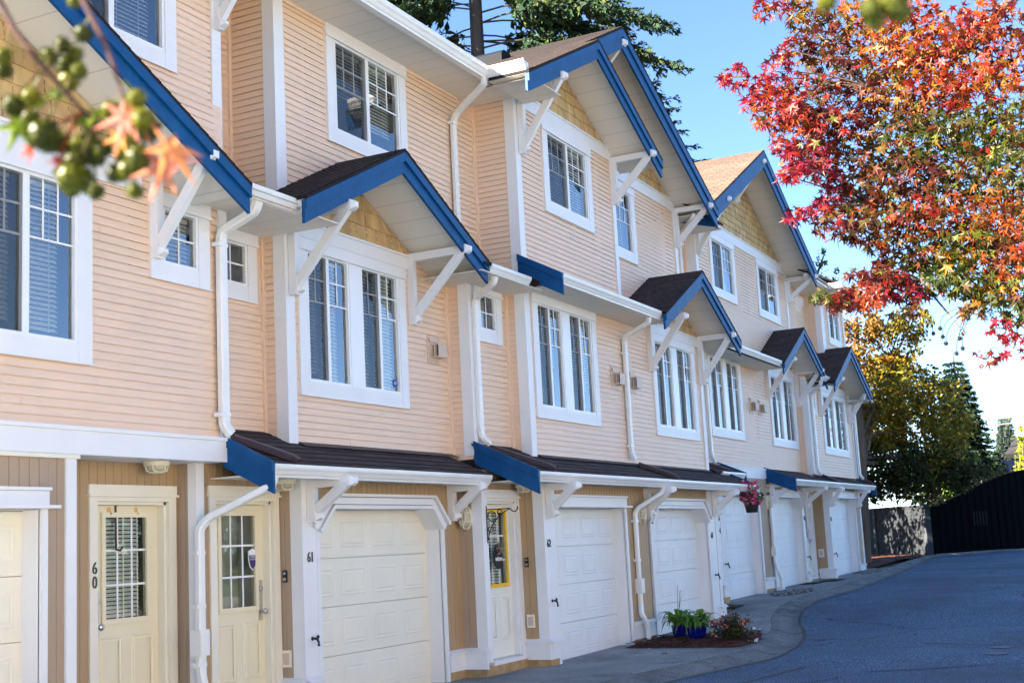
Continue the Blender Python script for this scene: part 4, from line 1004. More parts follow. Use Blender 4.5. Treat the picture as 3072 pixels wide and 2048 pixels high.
# ================================================================ light and sky
SUN_EL, SUN_AZ = radians(30), (-.72, .69)      # direction to the sun (x, y)
EXPO = 3.15
w = bpy.data.worlds.new('World'); S.world = w; w.use_nodes = True; nt = w.node_tree
sky = nt.nodes.new('ShaderNodeTexSky'); sky.sky_type = 'NISHITA'; sky.sun_disc = False
sky.sun_elevation = SUN_EL; sky.sun_rotation = math.atan2(SUN_AZ[0], SUN_AZ[1]); sky.altitude = 2600; sky.air_density = 1.0; sky.dust_density = .2; sky.ozone_density = 4.6
bg = nt.nodes['Background']; nt.links.new(sky.outputs[0], bg.inputs['Color']); bg.inputs['Strength'].default_value = .05
sd = Vector((SUN_AZ[0]*cos(SUN_EL), SUN_AZ[1]*cos(SUN_EL), sin(SUN_EL))).normalized()
sl = bpy.data.lights.new('sun', 'SUN'); sl.energy = 5.; sl.angle = radians(.53); sl.color = (1., .88, .72)
so = bpy.data.objects.new('sun', sl); COL.objects.link(so); so.rotation_euler = (-sd).to_track_quat('-Z', 'Y').to_euler(); so.location = sd*60
S.view_settings.view_transform = 'Standard'; S.view_settings.look = 'None'; S.view_settings.exposure = EXPO; S.view_settings.gamma = 1.
S.cycles.max_bounces = 8; S.cycles.transparent_max_bounces = 24; S.cycles.diffuse_bounces = 4; S.cycles.glossy_bounces = 4
# ================================================================ ground, road, kerb
def interp(P, x):
    if x <= P[0][0]: return P[0][1]
    for (a, b), (c, d) in zip(P, P[1:]):
        if x <= c:
            t = (x-a)/(c-a); return b+(d-b)*t
    return P[-1][1]
def smooth(P, x, r=.45): return sum(interp(P, x+r*k/3) for k in range(-3,4))/7
SEAM = [(-30,5.5),(10,5.45),(14.4,5.42),(15.7,5.13),(16.96,4.86),(18.2,4.95),(19.7,5.24),(20.8,5.5),(22.2,5.95),(23.5,6.26),(24.6,6.38),(27,6.36),(29.1,6.36),(33.8,6.62),(37,6.85),(42,7.2),(46.4,7.5),(47.6,6.75),(50.8,5.0),(54,2.6)]
INNER = [(-30,6.1),(10,6.05),(14.4,6.02),(16.0,5.72),(17.5,5.47),(18.96,5.66),(20.5,5.95),(21.8,6.3),(22.65,6.55),(23.2,6.66),(24,6.78),(24.9,6.86),(27,6.86),(29,6.88),(33.8,7.15),(37,7.4),(42,7.7),(46.4,7.85),(47.6,7.1),(50.8,5.3),(54,2.9)]
def ground_mat(name, stops, nscale, fine, bump, rough=.9, patch=None, cracks=False):
    m, nt, b = nodes(name); L = nt.links.new
    tc = N(nt, 'ShaderNodeTexCoord')
    n1 = N(nt, 'ShaderNodeTexNoise', Scale=nscale, Detail=6., Roughness=.6); L(tc.outputs['Object'], n1.inputs['Vector'])
    r = ramp(nt, n1.outputs['Fac'], stops)
    n2 = N(nt, 'ShaderNodeTexNoise', Scale=fine, Detail=2.); L(tc.outputs['Object'], n2.inputs['Vector'])
    r2 = ramp(nt, n2.outputs['Fac'], [(.36,(.35,.35,.35)),(.5,(1,1,1)),(.62,(2.3,2.3,2.25))])
    mx = N(nt, 'ShaderNodeMix', data_type='RGBA', blend_type='MULTIPLY'); mx.inputs[0].default_value = 1.
    L(r.outputs[0], mx.inputs[6]); L(r2.outputs[0], mx.inputs[7]); out = mx.outputs[2]
    if patch:
        n3 = N(nt, 'ShaderNodeTexNoise', Scale=patch[1], Detail=5., Roughness=.65); L(tc.outputs['Object'], n3.inputs['Vector'])
        r3 = ramp(nt, n3.outputs['Fac'], [(.5,(0,0,0)),(.66,(.65,.65,.65))])
        m2 = N(nt, 'ShaderNodeMix', data_type='RGBA'); m2.inputs[7].default_value = (*patch[0],1)
        L(r3.outputs[0], m2.inputs[0]); L(out, m2.inputs[6]); out = m2.outputs[2]
    if cracks:
        vo = N(nt, 'ShaderNodeTexVoronoi', feature='DISTANCE_TO_EDGE', Scale=.22); nz = N(nt, 'ShaderNodeTexNoise', Scale=1.2, Detail=5.)
        L(tc.outputs['Object'], nz.inputs['Vector'])
        va = N(nt, 'ShaderNodeMix', data_type='RGBA', blend_type='ADD'); va.inputs[0].default_value = .8; L(tc.outputs['Object'], va.inputs[6]); L(nz.outputs['Color'], va.inputs[7]); L(va.outputs[2], vo.inputs['Vector'])
        rc = ramp(nt, vo.outputs['Distance'], [(.0,(.35,.35,.35)),(.006,(1,1,1))])
        m4 = N(nt, 'ShaderNodeMix', data_type='RGBA', blend_type='MULTIPLY'); m4.inputs[0].default_value = 1.; L(out, m4.inputs[6]); L(rc.outputs[0], m4.inputs[7]); out = m4.outputs[2]
    L(out, b.inputs['Base Color']); b.inputs['Roughness'].default_value = rough; b.inputs['Specular IOR Level'].default_value = .3
    bp = N(nt, 'ShaderNodeBump', Strength=bump, Distance=.006); L(n2.outputs['Fac'], bp.inputs['Height']); L(bp.outputs[0], b.inputs['Normal'])
    return m
M['asphalt'] = ground_mat('worn_asphalt', [(.3,(.056,.094,.140)),(.7,(.088,.138,.196))], .5, 48, 1.4, .85, ((.062,.072,.088), .35), True)
M['concrete'] = ground_mat('driveway_concrete', [(.3,(.17,.175,.17)),(.7,(.27,.275,.265))], 1.1, 140, .5, .85, ((.12,.12,.115), .8))
M['gutter_conc'] = ground_mat('kerb_concrete', [(.3,(.12,.125,.125)),(.7,(.19,.195,.19))], 1.6, 120, .6, .9, ((.07,.07,.07), 1.3))
M['soil'] = ground_mat('dry_ground', [(.3,(.05,.045,.03)),(.7,(.10,.09,.06))], .8, 40, 1.)
M['mulch'] = ground_mat('bark_mulch', [(.3,(.035,.012,.007)),(.7,(.11,.036,.02))], 9., 45, 1.5)
M['tar'] = paint('crack_sealant', (.012,.012,.013), .5, .2, 5)
xs = [-30+2*k for k in range(20)]+[10+.2*k for k in range(190)]+[48+.5*k for k in range(13)]
def strip(name, fa, fb, mat, za=0., zb=0., sub=1, dz=lambda t: 0., x0=-30, x1=54):
    m = MB(); X = [x for x in xs if x0 <= x <= x1]
    for a, b in zip(X, X[1:]):
        for k in range(sub):
            t0, t1 = k/sub, (k+1)/sub
            def P(x, t): return (x, fa(x)+(fb(x)-fa(x))*t, ground_z(x)+za+(zb-za)*t+dz(t))
            m.face([P(a,t0),P(b,t0),P(b,t1),P(a,t1)])
    return tag(m.build(name, mat, smooth=True), kind='structure')
m = MB(); gx = [-400,-30]+[-30+3*k for k in range(1,34)]+[100,200,500,1500]
for a, b in zip(gx, gx[1:]):
    m.face([(a,-800,ground_z(a)-.04),(b,-800,ground_z(b)-.04),(b,1500,ground_z(b)-.04),(a,1500,ground_z(a)-.04)])
tag(m.build('ground', M['soil']), kind='structure')
strip('road', lambda x: -7., lambda x: smooth(SEAM,x)-.012, M['asphalt'], sub=3)
strip('kerb', lambda x: smooth(SEAM,x), lambda x: smooth(INNER,x)-.006, M['gutter_conc'], 0., .05, 8, lambda t: -.035*sin(pi*min(1,t*1.4)) if t < .72 else -.01*(1-t))
strip('driveway', lambda x: smooth(INNER,x), lambda x: 9.2, M['concrete'], .05, 0., 2, x1=38)
def ribbon(name, pts, w, mat, lift=.004, n=1):
    m = MB(); P = [Vector((p[0], p[1], 0)) for p in pts]
    fine = []
    for a, b in zip(P, P[1:]):
        k = max(1, int((b-a).length/.25))
        for i in range(k): fine.append(a+(b-a)*i/k)
    fine.append(P[-1]); L = []
    for i, p in enumerate(fine):
        t = (fine[min(i+1,len(fine)-1)]-fine[max(i-1,0)]).normalized(); nn = Vector((-t.y,t.x,0)); ww = w*random.uniform(.6,1.25)/2
        j = nn*random.uniform(-.012,.012)
        L.append((p+j+nn*ww, p+j-nn*ww))
    for (a,b),(c,d) in zip(L, L[1:]):
        m.face([(q.x,q.y,ground_z(q.x)+lift) for q in (a,b,d,c)])
    return tag(m.build(name, mat), kind='structure')
ribbon('road_seam', [(x, smooth(SEAM,x)-.02) for x in [k*.5 for k in range(20,93)]], .045, M['tar'])
for pts, wd in (([(13.2,4.95),(14.33,4.46),(15.1,4.33),(15.85,4.21)],.045), ([(15.3,3.38),(15.42,3.1),(15.52,2.81),(15.8,2.4),(16.15,1.78),(16.8,.6)],.05), ([(14.2,3.9),(14.6,3.55),(14.9,3.62),(15.0,3.45)],.035), ([(14.3,1.9),(14.6,1.5),(15.0,1.0)],.03), ([(12.5,4.2),(13.0,3.6),(13.3,2.9),(13.2,2.2)],.03)):
    ribbon('crack_seal', pts, wd, M['tar'])
# control joints of the driveway
for pts in ([(14.95,6.1),(14.95,7.8)], [(20.0,6.0),(21.9,7.55)], [(22.6,6.6),(24.6,8.1)], [(24.8,6.9),(24.8,8.1)], [(28.3,6.95),(28.3,7.9)], [(33.0,7.2),(33.0,8.2)]):
    m = MB(); a, b = Vector((*pts[0],0)), Vector((*pts[1],0)); t = (b-a).normalized(); n = Vector((-t.y,t.x,0))*.008
    def zz(p): 
        i, o = smooth(INNER,p.x), 9.2; k = max(0,min(1,(p.y-i)/(o-i))); return ground_z(p.x)+.05*(1-k)+.004
    K = 6
    for k in range(K):
        p, q = a+(b-a)*k/K, a+(b-a)*(k+1)/K
        m.face([(v.x,v.y,zz(v)) for v in (p+n,q+n,q-n,p-n)])
    tag(m.build('driveway_joint', M['tar']), kind='structure')
def drive_z(x, y):
    i = smooth(INNER,x); k = max(0,min(1,(y-i)/(9.2-i))); return ground_z(x)+.05*(1-k)
# mulch beds
def in_poly(x, y, P):
    c = False; n = len(P)
    for i in range(n):
        (x1,y1),(x2,y2) = P[i], P[(i+1)%n]
        if (y1 > y) != (y2 > y) and x < (x2-x1)*(y-y1)/(y2-y1)+x1: c = not c
    return c
def bed(name, P, h, step, zf, chips):
    m = MB(); x0, x1 = min(p[0] for p in P), max(p[0] for p in P); y0, y1 = min(p[1] for p in P), max(p[1] for p in P)
    H = {}
    def z(i, j):
        if (i,j) not in H:
            x, y = x0+i*step, y0+j*step
            d = min([1.]+[abs((b[0]-a[0])*(a[1]-y)-(a[0]-x)*(b[1]-a[1]))/max(.01,math.hypot(b[0]-a[0],b[1]-a[1])) for a,b in zip(P,P[1:]+P[:1])])
            H[(i,j)] = zf(x,y)+.006+h*min(1,d/.18)+random.uniform(0,.02)*min(1,d/.1)
        return H[(i,j)]
    for i in range(int((x1-x0)/step)+1):
        for j in range(int((y1-y0)/step)+1):
            if in_poly(x0+(i+.5)*step, y0+(j+.5)*step, P):
                m.face([(x0+(i+a)*step, y0+(j+b)*step, z(i+a,j+b)) for a,b in ((0,0),(1,0),(1,1),(0,1))])
    for _ in range(chips):
        x, y = random.uniform(x0,x1), random.uniform(y0,y1)
        if not in_poly(x,y,P): continue
        a = random.uniform(0,pi); l, w_ = random.uniform(.02,.055), random.uniform(.006,.014); zz = zf(x,y)+h+.02+random.uniform(0,.015); t = random.uniform(-.4,.4)
        u = Vector((cos(a),sin(a),t*.5))*l; v = Vector((-sin(a),cos(a),random.uniform(-.3,.3)))*w_; c = Vector((x,y,zz))
        m.face([c-u-v,c+u-v,c+u+v,c-u+v])
    return tag(m.build(name, M['mulch']), kind='stuff')
bed('mulch', [(18.22,7.5),(17.86,5.68),(18.4,5.60),(19.0,5.66),(20.1,6.0),(20.0,7.0),(19.75,7.58)], .03, .05, drive_z, 1600)
bed('mulch', [(37.6,7.9),(38.7,8.15),(46.9,7.95),(49.5,10.3),(49.0,12.0),(37.6,12.0)], .06, .25, lambda x,y: ground_z(x), 800)
def stones(name, cx_, cy_, rx, ry, n, zf):
    m = MB()
    for _ in range(n):
        a = random.uniform(0,2*pi); r = sqrt(random.random()); x, y = cx_+rx*r*cos(a), cy_+ry*r*sin(a)
        s = random.uniform(.014,.04); t = random.uniform(.35,1.2)
        c0 = len(m.f); m.ball((x,y,zf(x,y)+s*.5), s, 6, 4, .25)
        for k in range(c0, len(m.f)): m.col[k] = (t,t,t*1.02)
    return tag(m.build(name, M['stone']), kind='stuff')
def tint_mat(name, base, rough=.8, trans=0., spec=.3, mixfac=1.):
    m, nt, b = nodes(name); L = nt.links.new
    at = N(nt, 'ShaderNodeAttribute', attribute_name='tint')
    mx = N(nt, 'ShaderNodeMix', data_type='RGBA', blend_type='MULTIPLY'); mx.inputs[0].default_value = 1.; mx.inputs[6].default_value = (*base,1); L(at.outputs['Color'], mx.inputs[7])
    L(mx.outputs[2], b.inputs['Base Color']); b.inputs['Roughness'].default_value = rough; b.inputs['Specular IOR Level'].default_value = spec
    if trans:
        tl = N(nt, 'ShaderNodeBsdfTranslucent'); L(mx.outputs[2], tl.inputs['Color']); ms = N(nt, 'ShaderNodeMixShader'); ms.inputs[0].default_value = trans
        L(b.outputs[0], ms.inputs[1]); L(tl.outputs[0], ms.inputs[2]); L(ms.outputs[0], nt.nodes['Material Output'].inputs['Surface'])
    return m
M['stone'] = tint_mat('river_stones', (.22,.22,.22), .7)
M['leaf'] = tint_mat('autumn_leaves', (1,1,1), .45, .45, .35)
M['needle'] = tint_mat('conifer_needles', (1,1,1), .6, .15, .2)
M['petal'] = tint_mat('flower_petals', (1,1,1), .6, .3, .2)
M['shingle_wall'].node_tree  # tinted below
def tint_over(m):
    nt = m.node_tree; b = nt.nodes['Principled BSDF']; l = b.inputs['Base Color'].links[0]; src = l.from_socket
    at = N(nt, 'ShaderNodeAttribute', attribute_name='tint'); mx = N(nt, 'ShaderNodeMix', data_type='RGBA', blend_type='MULTIPLY'); mx.inputs[0].default_value = 1.
    nt.links.new(src, mx.inputs[6]); nt.links.new(at.outputs['Color'], mx.inputs[7]); nt.links.new(mx.outputs[2], b.inputs['Base Color'])
tint_over(M['shingle_wall'])
stones('gravel', 27.5, 7.45, .95, .38, 420, drive_z); stones('gravel', 36.0, 7.55, 1.6, .35, 380, lambda x,y: ground_z(x)+.02)
M['bark'] = paint('grey_brown_bark', (.10,.075,.055), .9, .35, 3, 1., 14, (1,1,.15))
M['bark_dark'] = paint('dark_fir_bark', (.05,.04,.035), .9, .35, 2, 1., 8, (1,1,.12))
# ================================================================ trees
def leaf_star(m, c, size, nrm, tipdir, col, curl=.25):
    """five-lobed star leaf: tip hangs along tipdir"""
    n = Vector(nrm).normalized(); t = Vector(tipdir); t -= n*t.dot(n)
    if t.length < 1e-4: t = n.orthogonal()
    t.normalize(); s = n.cross(t); c = Vector(c)
    angs = (0, 58, -58, 122, -122); lens = (1., .92, .92, .62, .62)
    order = sorted(zip(angs, lens)); pts = []
    tips = [(t*cos(radians(a))+s*sin(radians(a)))*l*size*.55 - n*size*curl*.5*l*l for a, l in order]
    nots = []
    for i in range(4):
        a = (order[i][0]+order[i+1][0])/2; nots.append((t*cos(radians(a))+s*sin(radians(a)))*size*.155)
    base = -t*size*.12
    nots = [base] + nots + [base]
    for i in range(5):
        m.face([c, c+nots[i], c+tips[i], c+nots[i+1]], col=col)
def rnd_dir():
    while True:
        v = Vector((random.uniform(-1,1),random.uniform(-1,1),random.uniform(-1,1)))
        if .05 < v.length < 1: return v.normalized()
def jit(c, a=.18):
    k = random.uniform(1-a*1.6, 1+a); return tuple(max(0., x*k*random.uniform(1-a*.5,1+a*.5)) for x in c)
def bez(a, b, c, n=10):
    a, b, c = Vector(a), Vector(b), Vector(c)
    return [a*(1-t)**2+b*2*t*(1-t)+c*t*t for t in [k/n for k in range(n+1)]]
# ---- the sweetgum reaching in from the right -----------------------------------
CRIM, RED, ORA, GOLD, OLIVE, GREEN, LIME, BURG, RUST = (.20,.009,.028),(.23,.016,.011),(.33,.062,.008),(.25,.115,.011),(.075,.052,.009),(.033,.052,.007),(.11,.125,.014),(.062,.007,.012),(.11,.026,.009)
SG = thing('sweetgum_tree', 'tall autumn tree with crimson, orange and green star leaves overhanging the road', 'tree', (12.6,-.9,ground_z(12.6)))
trunk_top = Vector((12.4,-.7,5.6)); mt = MB()
mt.tube([(12.6,-.9,-.1),(12.58,-.88,1.2),(12.5,-.8,3.4),trunk_top,(12.3,-.3,8.6),(12.1,.1,10.5)], [.24,.20,.17,.15,.10,.05], 12)
mt.build('trunk', M['bark'], SG)
lm = MB(); lb = MB()
#  px, py, depth, radius px (x,y), leaves, palette
CL = [
 (2205,232,9.6,48,34,46,(CRIM,CRIM,RED)),(2275,275,9.6,60,55,90,(CRIM,RED,CRIM)),(2335,215,9.7,45,70,60,(CRIM,BURG,RED)),(2352,150,9.7,22,30,14,(CRIM,)),
 (2330,330,9.5,70,65,150,(RED,CRIM,ORA)),(2390,400,9.5,75,70,170,(RED,ORA,RUST)),(2420,290,9.7,80,70,160,(BURG,RED,OLIVE)),(2350,440,9.3,40,25,26,(CRIM,RED)),
 (2330,20,10.2,70,26,60,(CRIM,RED,GOLD)),(2420,45,10.1,60,45,90,(OLIVE,GOLD,RUST)),(2400,130,10,45,40,55,(BURG,RED,OLIVE)),(2470,120,10,70,80,160,(OLIVE,RUST,BURG)),
 (2500,220,9.9,85,75,190,(RUST,BURG,OLIVE)),(2550,330,9.7,95,80,230,(BURG,RUST,BURG)),(2480,400,9.5,85,70,190,(RUST,RED,BURG)),(2420,470,9.3,70,45,110,(CRIM,BURG,RED)),
 (2365,530,9.2,42,24,36,(CRIM,RED)),(2440,515,9.2,60,35,75,(CRIM,BURG)),(2500,560,9.3,40,55,60,(BURG,CRIM)),(2480,625,9.2,55,30,60,(BURG,CRIM,RED)),(2400,648,9.1,45,26,42,(CRIM,BURG)),
 (2560,470,9.5,90,70,200,(GOLD,RUST,OLIVE)),(2600,580,9.3,95,70,210,(RUST,OLIVE,RUST)),(2540,670,9.1,90,50,150,(BURG,RUST,OLIVE)),(2640,680,9.2,95,70,200,(RUST,ORA,OLIVE)),
 (2600,60,9.9,95,75,220,(GOLD,ORA,RUST)),(2700,60,9.7,95,75,230,(ORA,RED,RUST)),(2640,180,9.7,95,80,230,(ORA,RUST,GOLD)),(2760,170,9.5,95,80,240,(ORA,RED,GOLD)),
 (2680,300,9.5,100,80,240,(RUST,OLIVE,GOLD)),(2800,290,9.3,95,80,230,(RED,ORA,RUST)),(2880,120,9.3,110,90,260,(RED,RUST,ORA)),(2990,60,9.2,110,90,250,(ORA,BURG,RUST)),(3050,200,9.0,90,95,220,(RUST,ORA,BURG)),
 (2920,250,9.1,100,85,240,(ORA,RED,GOLD)),(2700,420,9.3,100,80,230,(OLIVE,GREEN,RUST)),(2820,410,9.2,100,80,230,(GREEN,OLIVE,GREEN)),(2950,390,9.0,100,85,230,(GREEN,OLIVE,LIME)),(3050,370,8.9,80,90,180,(OLIVE,RUST,GREEN)),
 (2720,540,9.2,100,80,230,(RUST,OLIVE,BURG)),(2840,530,9.1,100,80,230,(OLIVE,GREEN,RUST)),(2960,520,8.9,105,85,230,(GREEN,LIME,OLIVE)),(3050,560,8.7,80,95,180,(GREEN,OLIVE,GOLD)),
 (2760,650,9.0,95,70,200,(RUST,OLIVE,RED)),(2870,640,8.9,95,75,210,(RUST,ORA,OLIVE)),(2980,650,8.7,95,80,200,(OLIVE,ORA,RUST)),(3060,700,8.5,70,90,150,(ORA,RUST,OLIVE)),
 (2700,760,9.0,80,50,130,(RUST,BURG,OLIVE)),(2800,760,8.9,80,70,150,(GREEN,LIME,OLIVE)),(2890,740,8.8,85,70,180,(LIME,GREEN,GOLD)),(2990,770,8.6,90,70,180,(RUST,ORA,OLIVE)),(3060,830,8.4,70,70,130,(ORA,RUST,GREEN)),
 (2470,890,8.8,38,24,34,(OLIVE,GREEN)),(2520,905,8.8,50,35,66,(BURG,RED,RUST)),(2590,890,8.8,65,42,110,(RED,RUST,ORA)),(2670,860,8.9,60,40,90,(RED,CRIM,RUST)),(2640,820,8.9,60,35,70,(RUST,BURG)),(2580,830,9,40,25,36,(BURG,RUST)),
 (2720,880,8.9,55,35,70,(CRIM,RUST,OLIVE)),(2830,840,8.7,60,50,100,(LIME,GREEN,GREEN)),(2900,850,8.6,70,50,120,(GREEN,LIME,OLIVE)),(2980,880,8.5,70,50,110,(GREEN,LIME,GOLD)),(3050,930,8.3,60,45,90,(GREEN,OLIVE,RUST)),
 (2930,925,8.5,38,34,34,(OLIVE,RUST,GOLD)),(3010,985,8.4,40,30,30,(CRIM,RED,BURG)),(3045,1040,8.3,32,40,24,(CRIM,RED)),(2955,1075,8.4,28,30,10,(RUST,RED)),(2720,930,8.8,45,22,26,(RUST,OLIVE)),
]
tips = []
PX = lambda d: d/F_PX
for (px, py, d, rx, ry, n, pal) in CL:
    c = at_depth(px, py, d); ax = cx*(rx*PX(d)); ay = cy*(ry*PX(d)); az = fw*(max(rx,ry)*PX(d)*2.2)
    tips.append((c, rx*PX(d)))
    n = int(n*.92)
    for _ in range(n):
        while True:
            u, v, w_ = random.uniform(-1,1), random.uniform(-1,1), random.uniform(-1,1)
            if u*u+v*v+w_*w_ < 1.15: break
        p = c+ax*u+ay*v+az*w_
        base = random.choice(pal)
        if random.random() < .06: base = random.choice((ORA,RED,GOLD,LIME))
        nr = (rnd_dir()+Vector((-.25,.1,.35))).normalized()
        td = Vector((random.uniform(-.6,.6),random.uniform(-.6,.6),-1.))
        leaf_star(lm, p, random.uniform(.075,.13), nr, td, jit(base), random.uniform(.05,.5))
lm.build('crown', M['leaf'], SG)
# limbs: trunk -> clusters
limb_pts = []
hubs = [at_depth(2900,150,9.4), at_depth(2950,480,9.2), at_depth(2960,740,8.8), at_depth(2600,260,9.7), at_depth(2620,620,9.3), at_depth(2760,380,9.4), at_depth(2760,840,8.9)]
root = {0:trunk_top+Vector((-.1,.3,1.6)), 1:trunk_top, 2:Vector((12.5,-.8,4.2))}
def limb(a, b, r0, r1, sag=.12):
    mid = (Vector(a)+Vector(b))/2+Vector((random.uniform(-.1,.1),random.uniform(-.1,.1),sag))
    P = bez(a, mid, b, 8); lb.tube(P, [r0+(r1-r0)*k/8 for k in range(9)], 7)
limb(root[0], hubs[0], .07, .035); limb(root[1], hubs[1], .08, .04); limb(root[2], hubs[2], .06, .03)
limb(hubs[0], hubs[3], .035, .02); limb(hubs[1], hubs[5], .035, .025); limb(hubs[5], hubs[4], .025, .018); limb(hubs[2], hubs[6], .03, .015)
for c, r in tips:
    h = min(hubs, key=lambda q: (q-c).length + (.8 if (q.x-CAM.x) > c.x+3 else 0)); limb(h, c, .009, .003, .05)
    for _ in range(3):
        limb(c, c+Vector((random.uniform(-1,1),random.uniform(-1,1),random.uniform(-.7,.4)))*r, .004, .002, .02)
lb.build('limb', M['bark'], SG)
sb = MB()
def spiky(m, c, r, col):
    m2 = len(m.f); m.ball(c, r*.8, 9, 6)
    for k in range(m2, len(m.f)): m.col[k] = col
    for _ in range(64):
        d = rnd_dir(); s = d.orthogonal().normalized()*r*.11; s2 = d.cross(s); b0 = Vector(c)+d*r*.72; t = Vector(c)+d*r*1.12
        m.face([b0+s, b0-s, t], col=col); m.face([b0+s2, b0-s2, t], col=col)
for (px, py, d) in [(2820,985,8.6),(2828,1010,8.6),(2838,1030,8.6),(2800,1000,8.7),(2880,1015,8.6),(2888,1045,8.6),(2890,1000,8.6),(2905,955,8.5),(2870,1060,8.6),(2985,1090,8.4),(3000,1075,8.4),(2400,130,9.8),(2412,165,9.8),(2465,160,9.8),(2320,460,9.3),(2340,455,9.3),(2570,530,9.2),(2600,570,9.2),(2480,500,9.3)]:
    p = at_depth(px, py, d); spiky(sb, p, .017, (.03,.028,.02)); q_ = min((c for c, r in tips if c.z > p.z), key=lambda c: (c-p).length); sb.tube(bez(p, p+Vector((0,0,.15)), q_, 6), .0022, 5)
sb.col = [c or (.03,.028,.02) for c in sb.col]
sb.build('seed_balls', M['leaf'], SG).__setitem__('kind', 'stuff')
# ---- twigs hanging close to the lens --------------------------------------------
def twig(name, label, path, d, balls, leaves, rad=.0045):
    P = [at_depth(x, y, d+dd) for x, y, dd in path]
    o = thing(name, label, 'branch', P[0], 'twigs hanging into the picture')
    s = MB(); s.tube(P, [rad*(1-.5*k/(len(P)-1)) for k in range(len(P))], 8); st = s.build('stem', M['twig'], o, smooth=True)
    for (x, y, dd, r) in balls:
        c = at_depth(x, y, d+dd); b = MB(); spiky(b, c, 1.42*r*(d+dd)/F_PX, random.choice(((.11,.125,.008),(.07,.085,.006),(.15,.16,.010),(.05,.065,.005))))
        q = min(P, key=lambda v: (v-c).length); b.tube(bez(q, (q+c)/2+Vector((0,0,.015)), c, 5), .0016, 5)
        for k in range(len(b.col)):
            if b.col[k] is None: b.col[k] = (.15,.13,.03)
        b.build('seed_ball', M['leaf'], o)
    for (x, y, dd, size, tx, ty, nx, ny, nz, col) in leaves:
        size *= .73; c = at_depth(x, y, d+dd); b = MB(); leaf_star(b, c, size, cx*nx+cy*ny-fw*nz, cx*tx-cy*ty, col, .35)
        q = min(P, key=lambda v: (v-c).length); b.tube([q, (q+c)/2+Vector((0,0,.01)), c], .0015, 5)
        for k in range(len(b.col)):
            if b.col[k] is None: b.col[k] = col
        b.build('leaf', M['leaf'], o)
M['twig'] = paint('reddish_twig_bark', (.07,.03,.025), .7, .3, 30)
z = lambda L_: [(a/2.2402, b/2.2402, dd, r/2.2402) for a, b, dd, r in L_]
PINK, PEACH = (.58,.22,.17), (.66,.30,.10)
twig('hanging_twig', 'long blurred twig with many green seed balls in the upper left corner', [(-30,-40,0),(10,25,0),(40,85,0),(90,150,0),(140,210,.02),(195,275,.03),(250,335,.05),(290,365,.06)], 1.7,
     z([(20,380,0,52),(22,470,.05,50),(90,710,0,62),(205,655,.03,60),(200,800,.05,52),(330,385,.05,52),(420,305,.1,44),(440,440,.1,56),(500,370,.12,50),(460,545,.1,60),(530,480,.05,46),(290,900,0,88),(330,955,.05,66),(415,960,.1,62),(520,975,.1,56),(500,1080,.05,62),(470,1190,0,78),(530,1200,.05,80),(480,1270,.1,44),(640,1285,.1,46),(630,1050,.08,60),(600,960,.1,56),(690,1010,.05,46)]),
     [(130/2.24,850/2.24,0,.10,-.5,1.,.35,.1,.9,(.17,.24,.012)),(390/2.24,1075/2.24,0,.045,-.3,1.,.3,.2,.9,(.30,.03,.03)),(560/2.24,800/2.24,.05,.07,.2,1,.8,.2,.5,(.12,.19,.015)),(660/2.24,760/2.24,.05,.07,.6,1,.6,.4,.5,(.16,.22,.02)),(200/2.24,1010/2.24,0,.05,0,1,.9,.1,.3,(.45,.07,.04)),(380/2.24,620/2.24,.1,.06,-.2,1,.5,.5,.5,(.10,.16,.012))])
twig('hanging_twig', 'blurred twig with orange and pink star leaves before the blue gable', [(215,-60,0),(250,0,0),(277,55,0),(320,145,0),(340,197,0),(357,250,.02),(372,305,.02)], 1.65,
     z([(555,230,0,52),(500,10,.1,40),(740,740,.05,52),(915,660,0,52),(960,800,0,66),(1000,870,.05,70),(900,790,.1,52),(860,960,.05,62),(930,1060,0,80),(860,1140,.05,60),(780,1165,.1,52),(905,1280,.05,46),(830,1040,.1,50)]),
     [(830/2.24,800/2.24,0,.115,-.25,1.,.75,.1,.6,PINK),(800/2.24,930/2.24,.02,.07,-.4,1.,.8,.2,.4,PEACH),(1140/2.24,1000/2.24,-.02,.135,.55,.6,.45,.55,.75,(.66,.27,.10)),(1085/2.24,1130/2.24,0,.12,-.3,1.,.75,.0,.6,(.62,.24,.15)),(1200/2.24,1060/2.24,0,.085,.5,.75,.3,.5,.7,(.66,.22,.16)),(900/2.24,640/2.24,.05,.06,.5,.4,.3,.6,.7,(.2,.26,.02))])
twig('hanging_twig', 'blurred seed balls at the top edge before the red tree', [(2440,-90,0),(2530,-60,0),(2620,-45,0),(2720,-80,0)], 1.35,
     [(2480,2,0,27),(2612,30,0,30),(2622,58,.05,26),(2690,22,.0,33),(2665,8,.05,22),(2705,40,.04,24)], [])
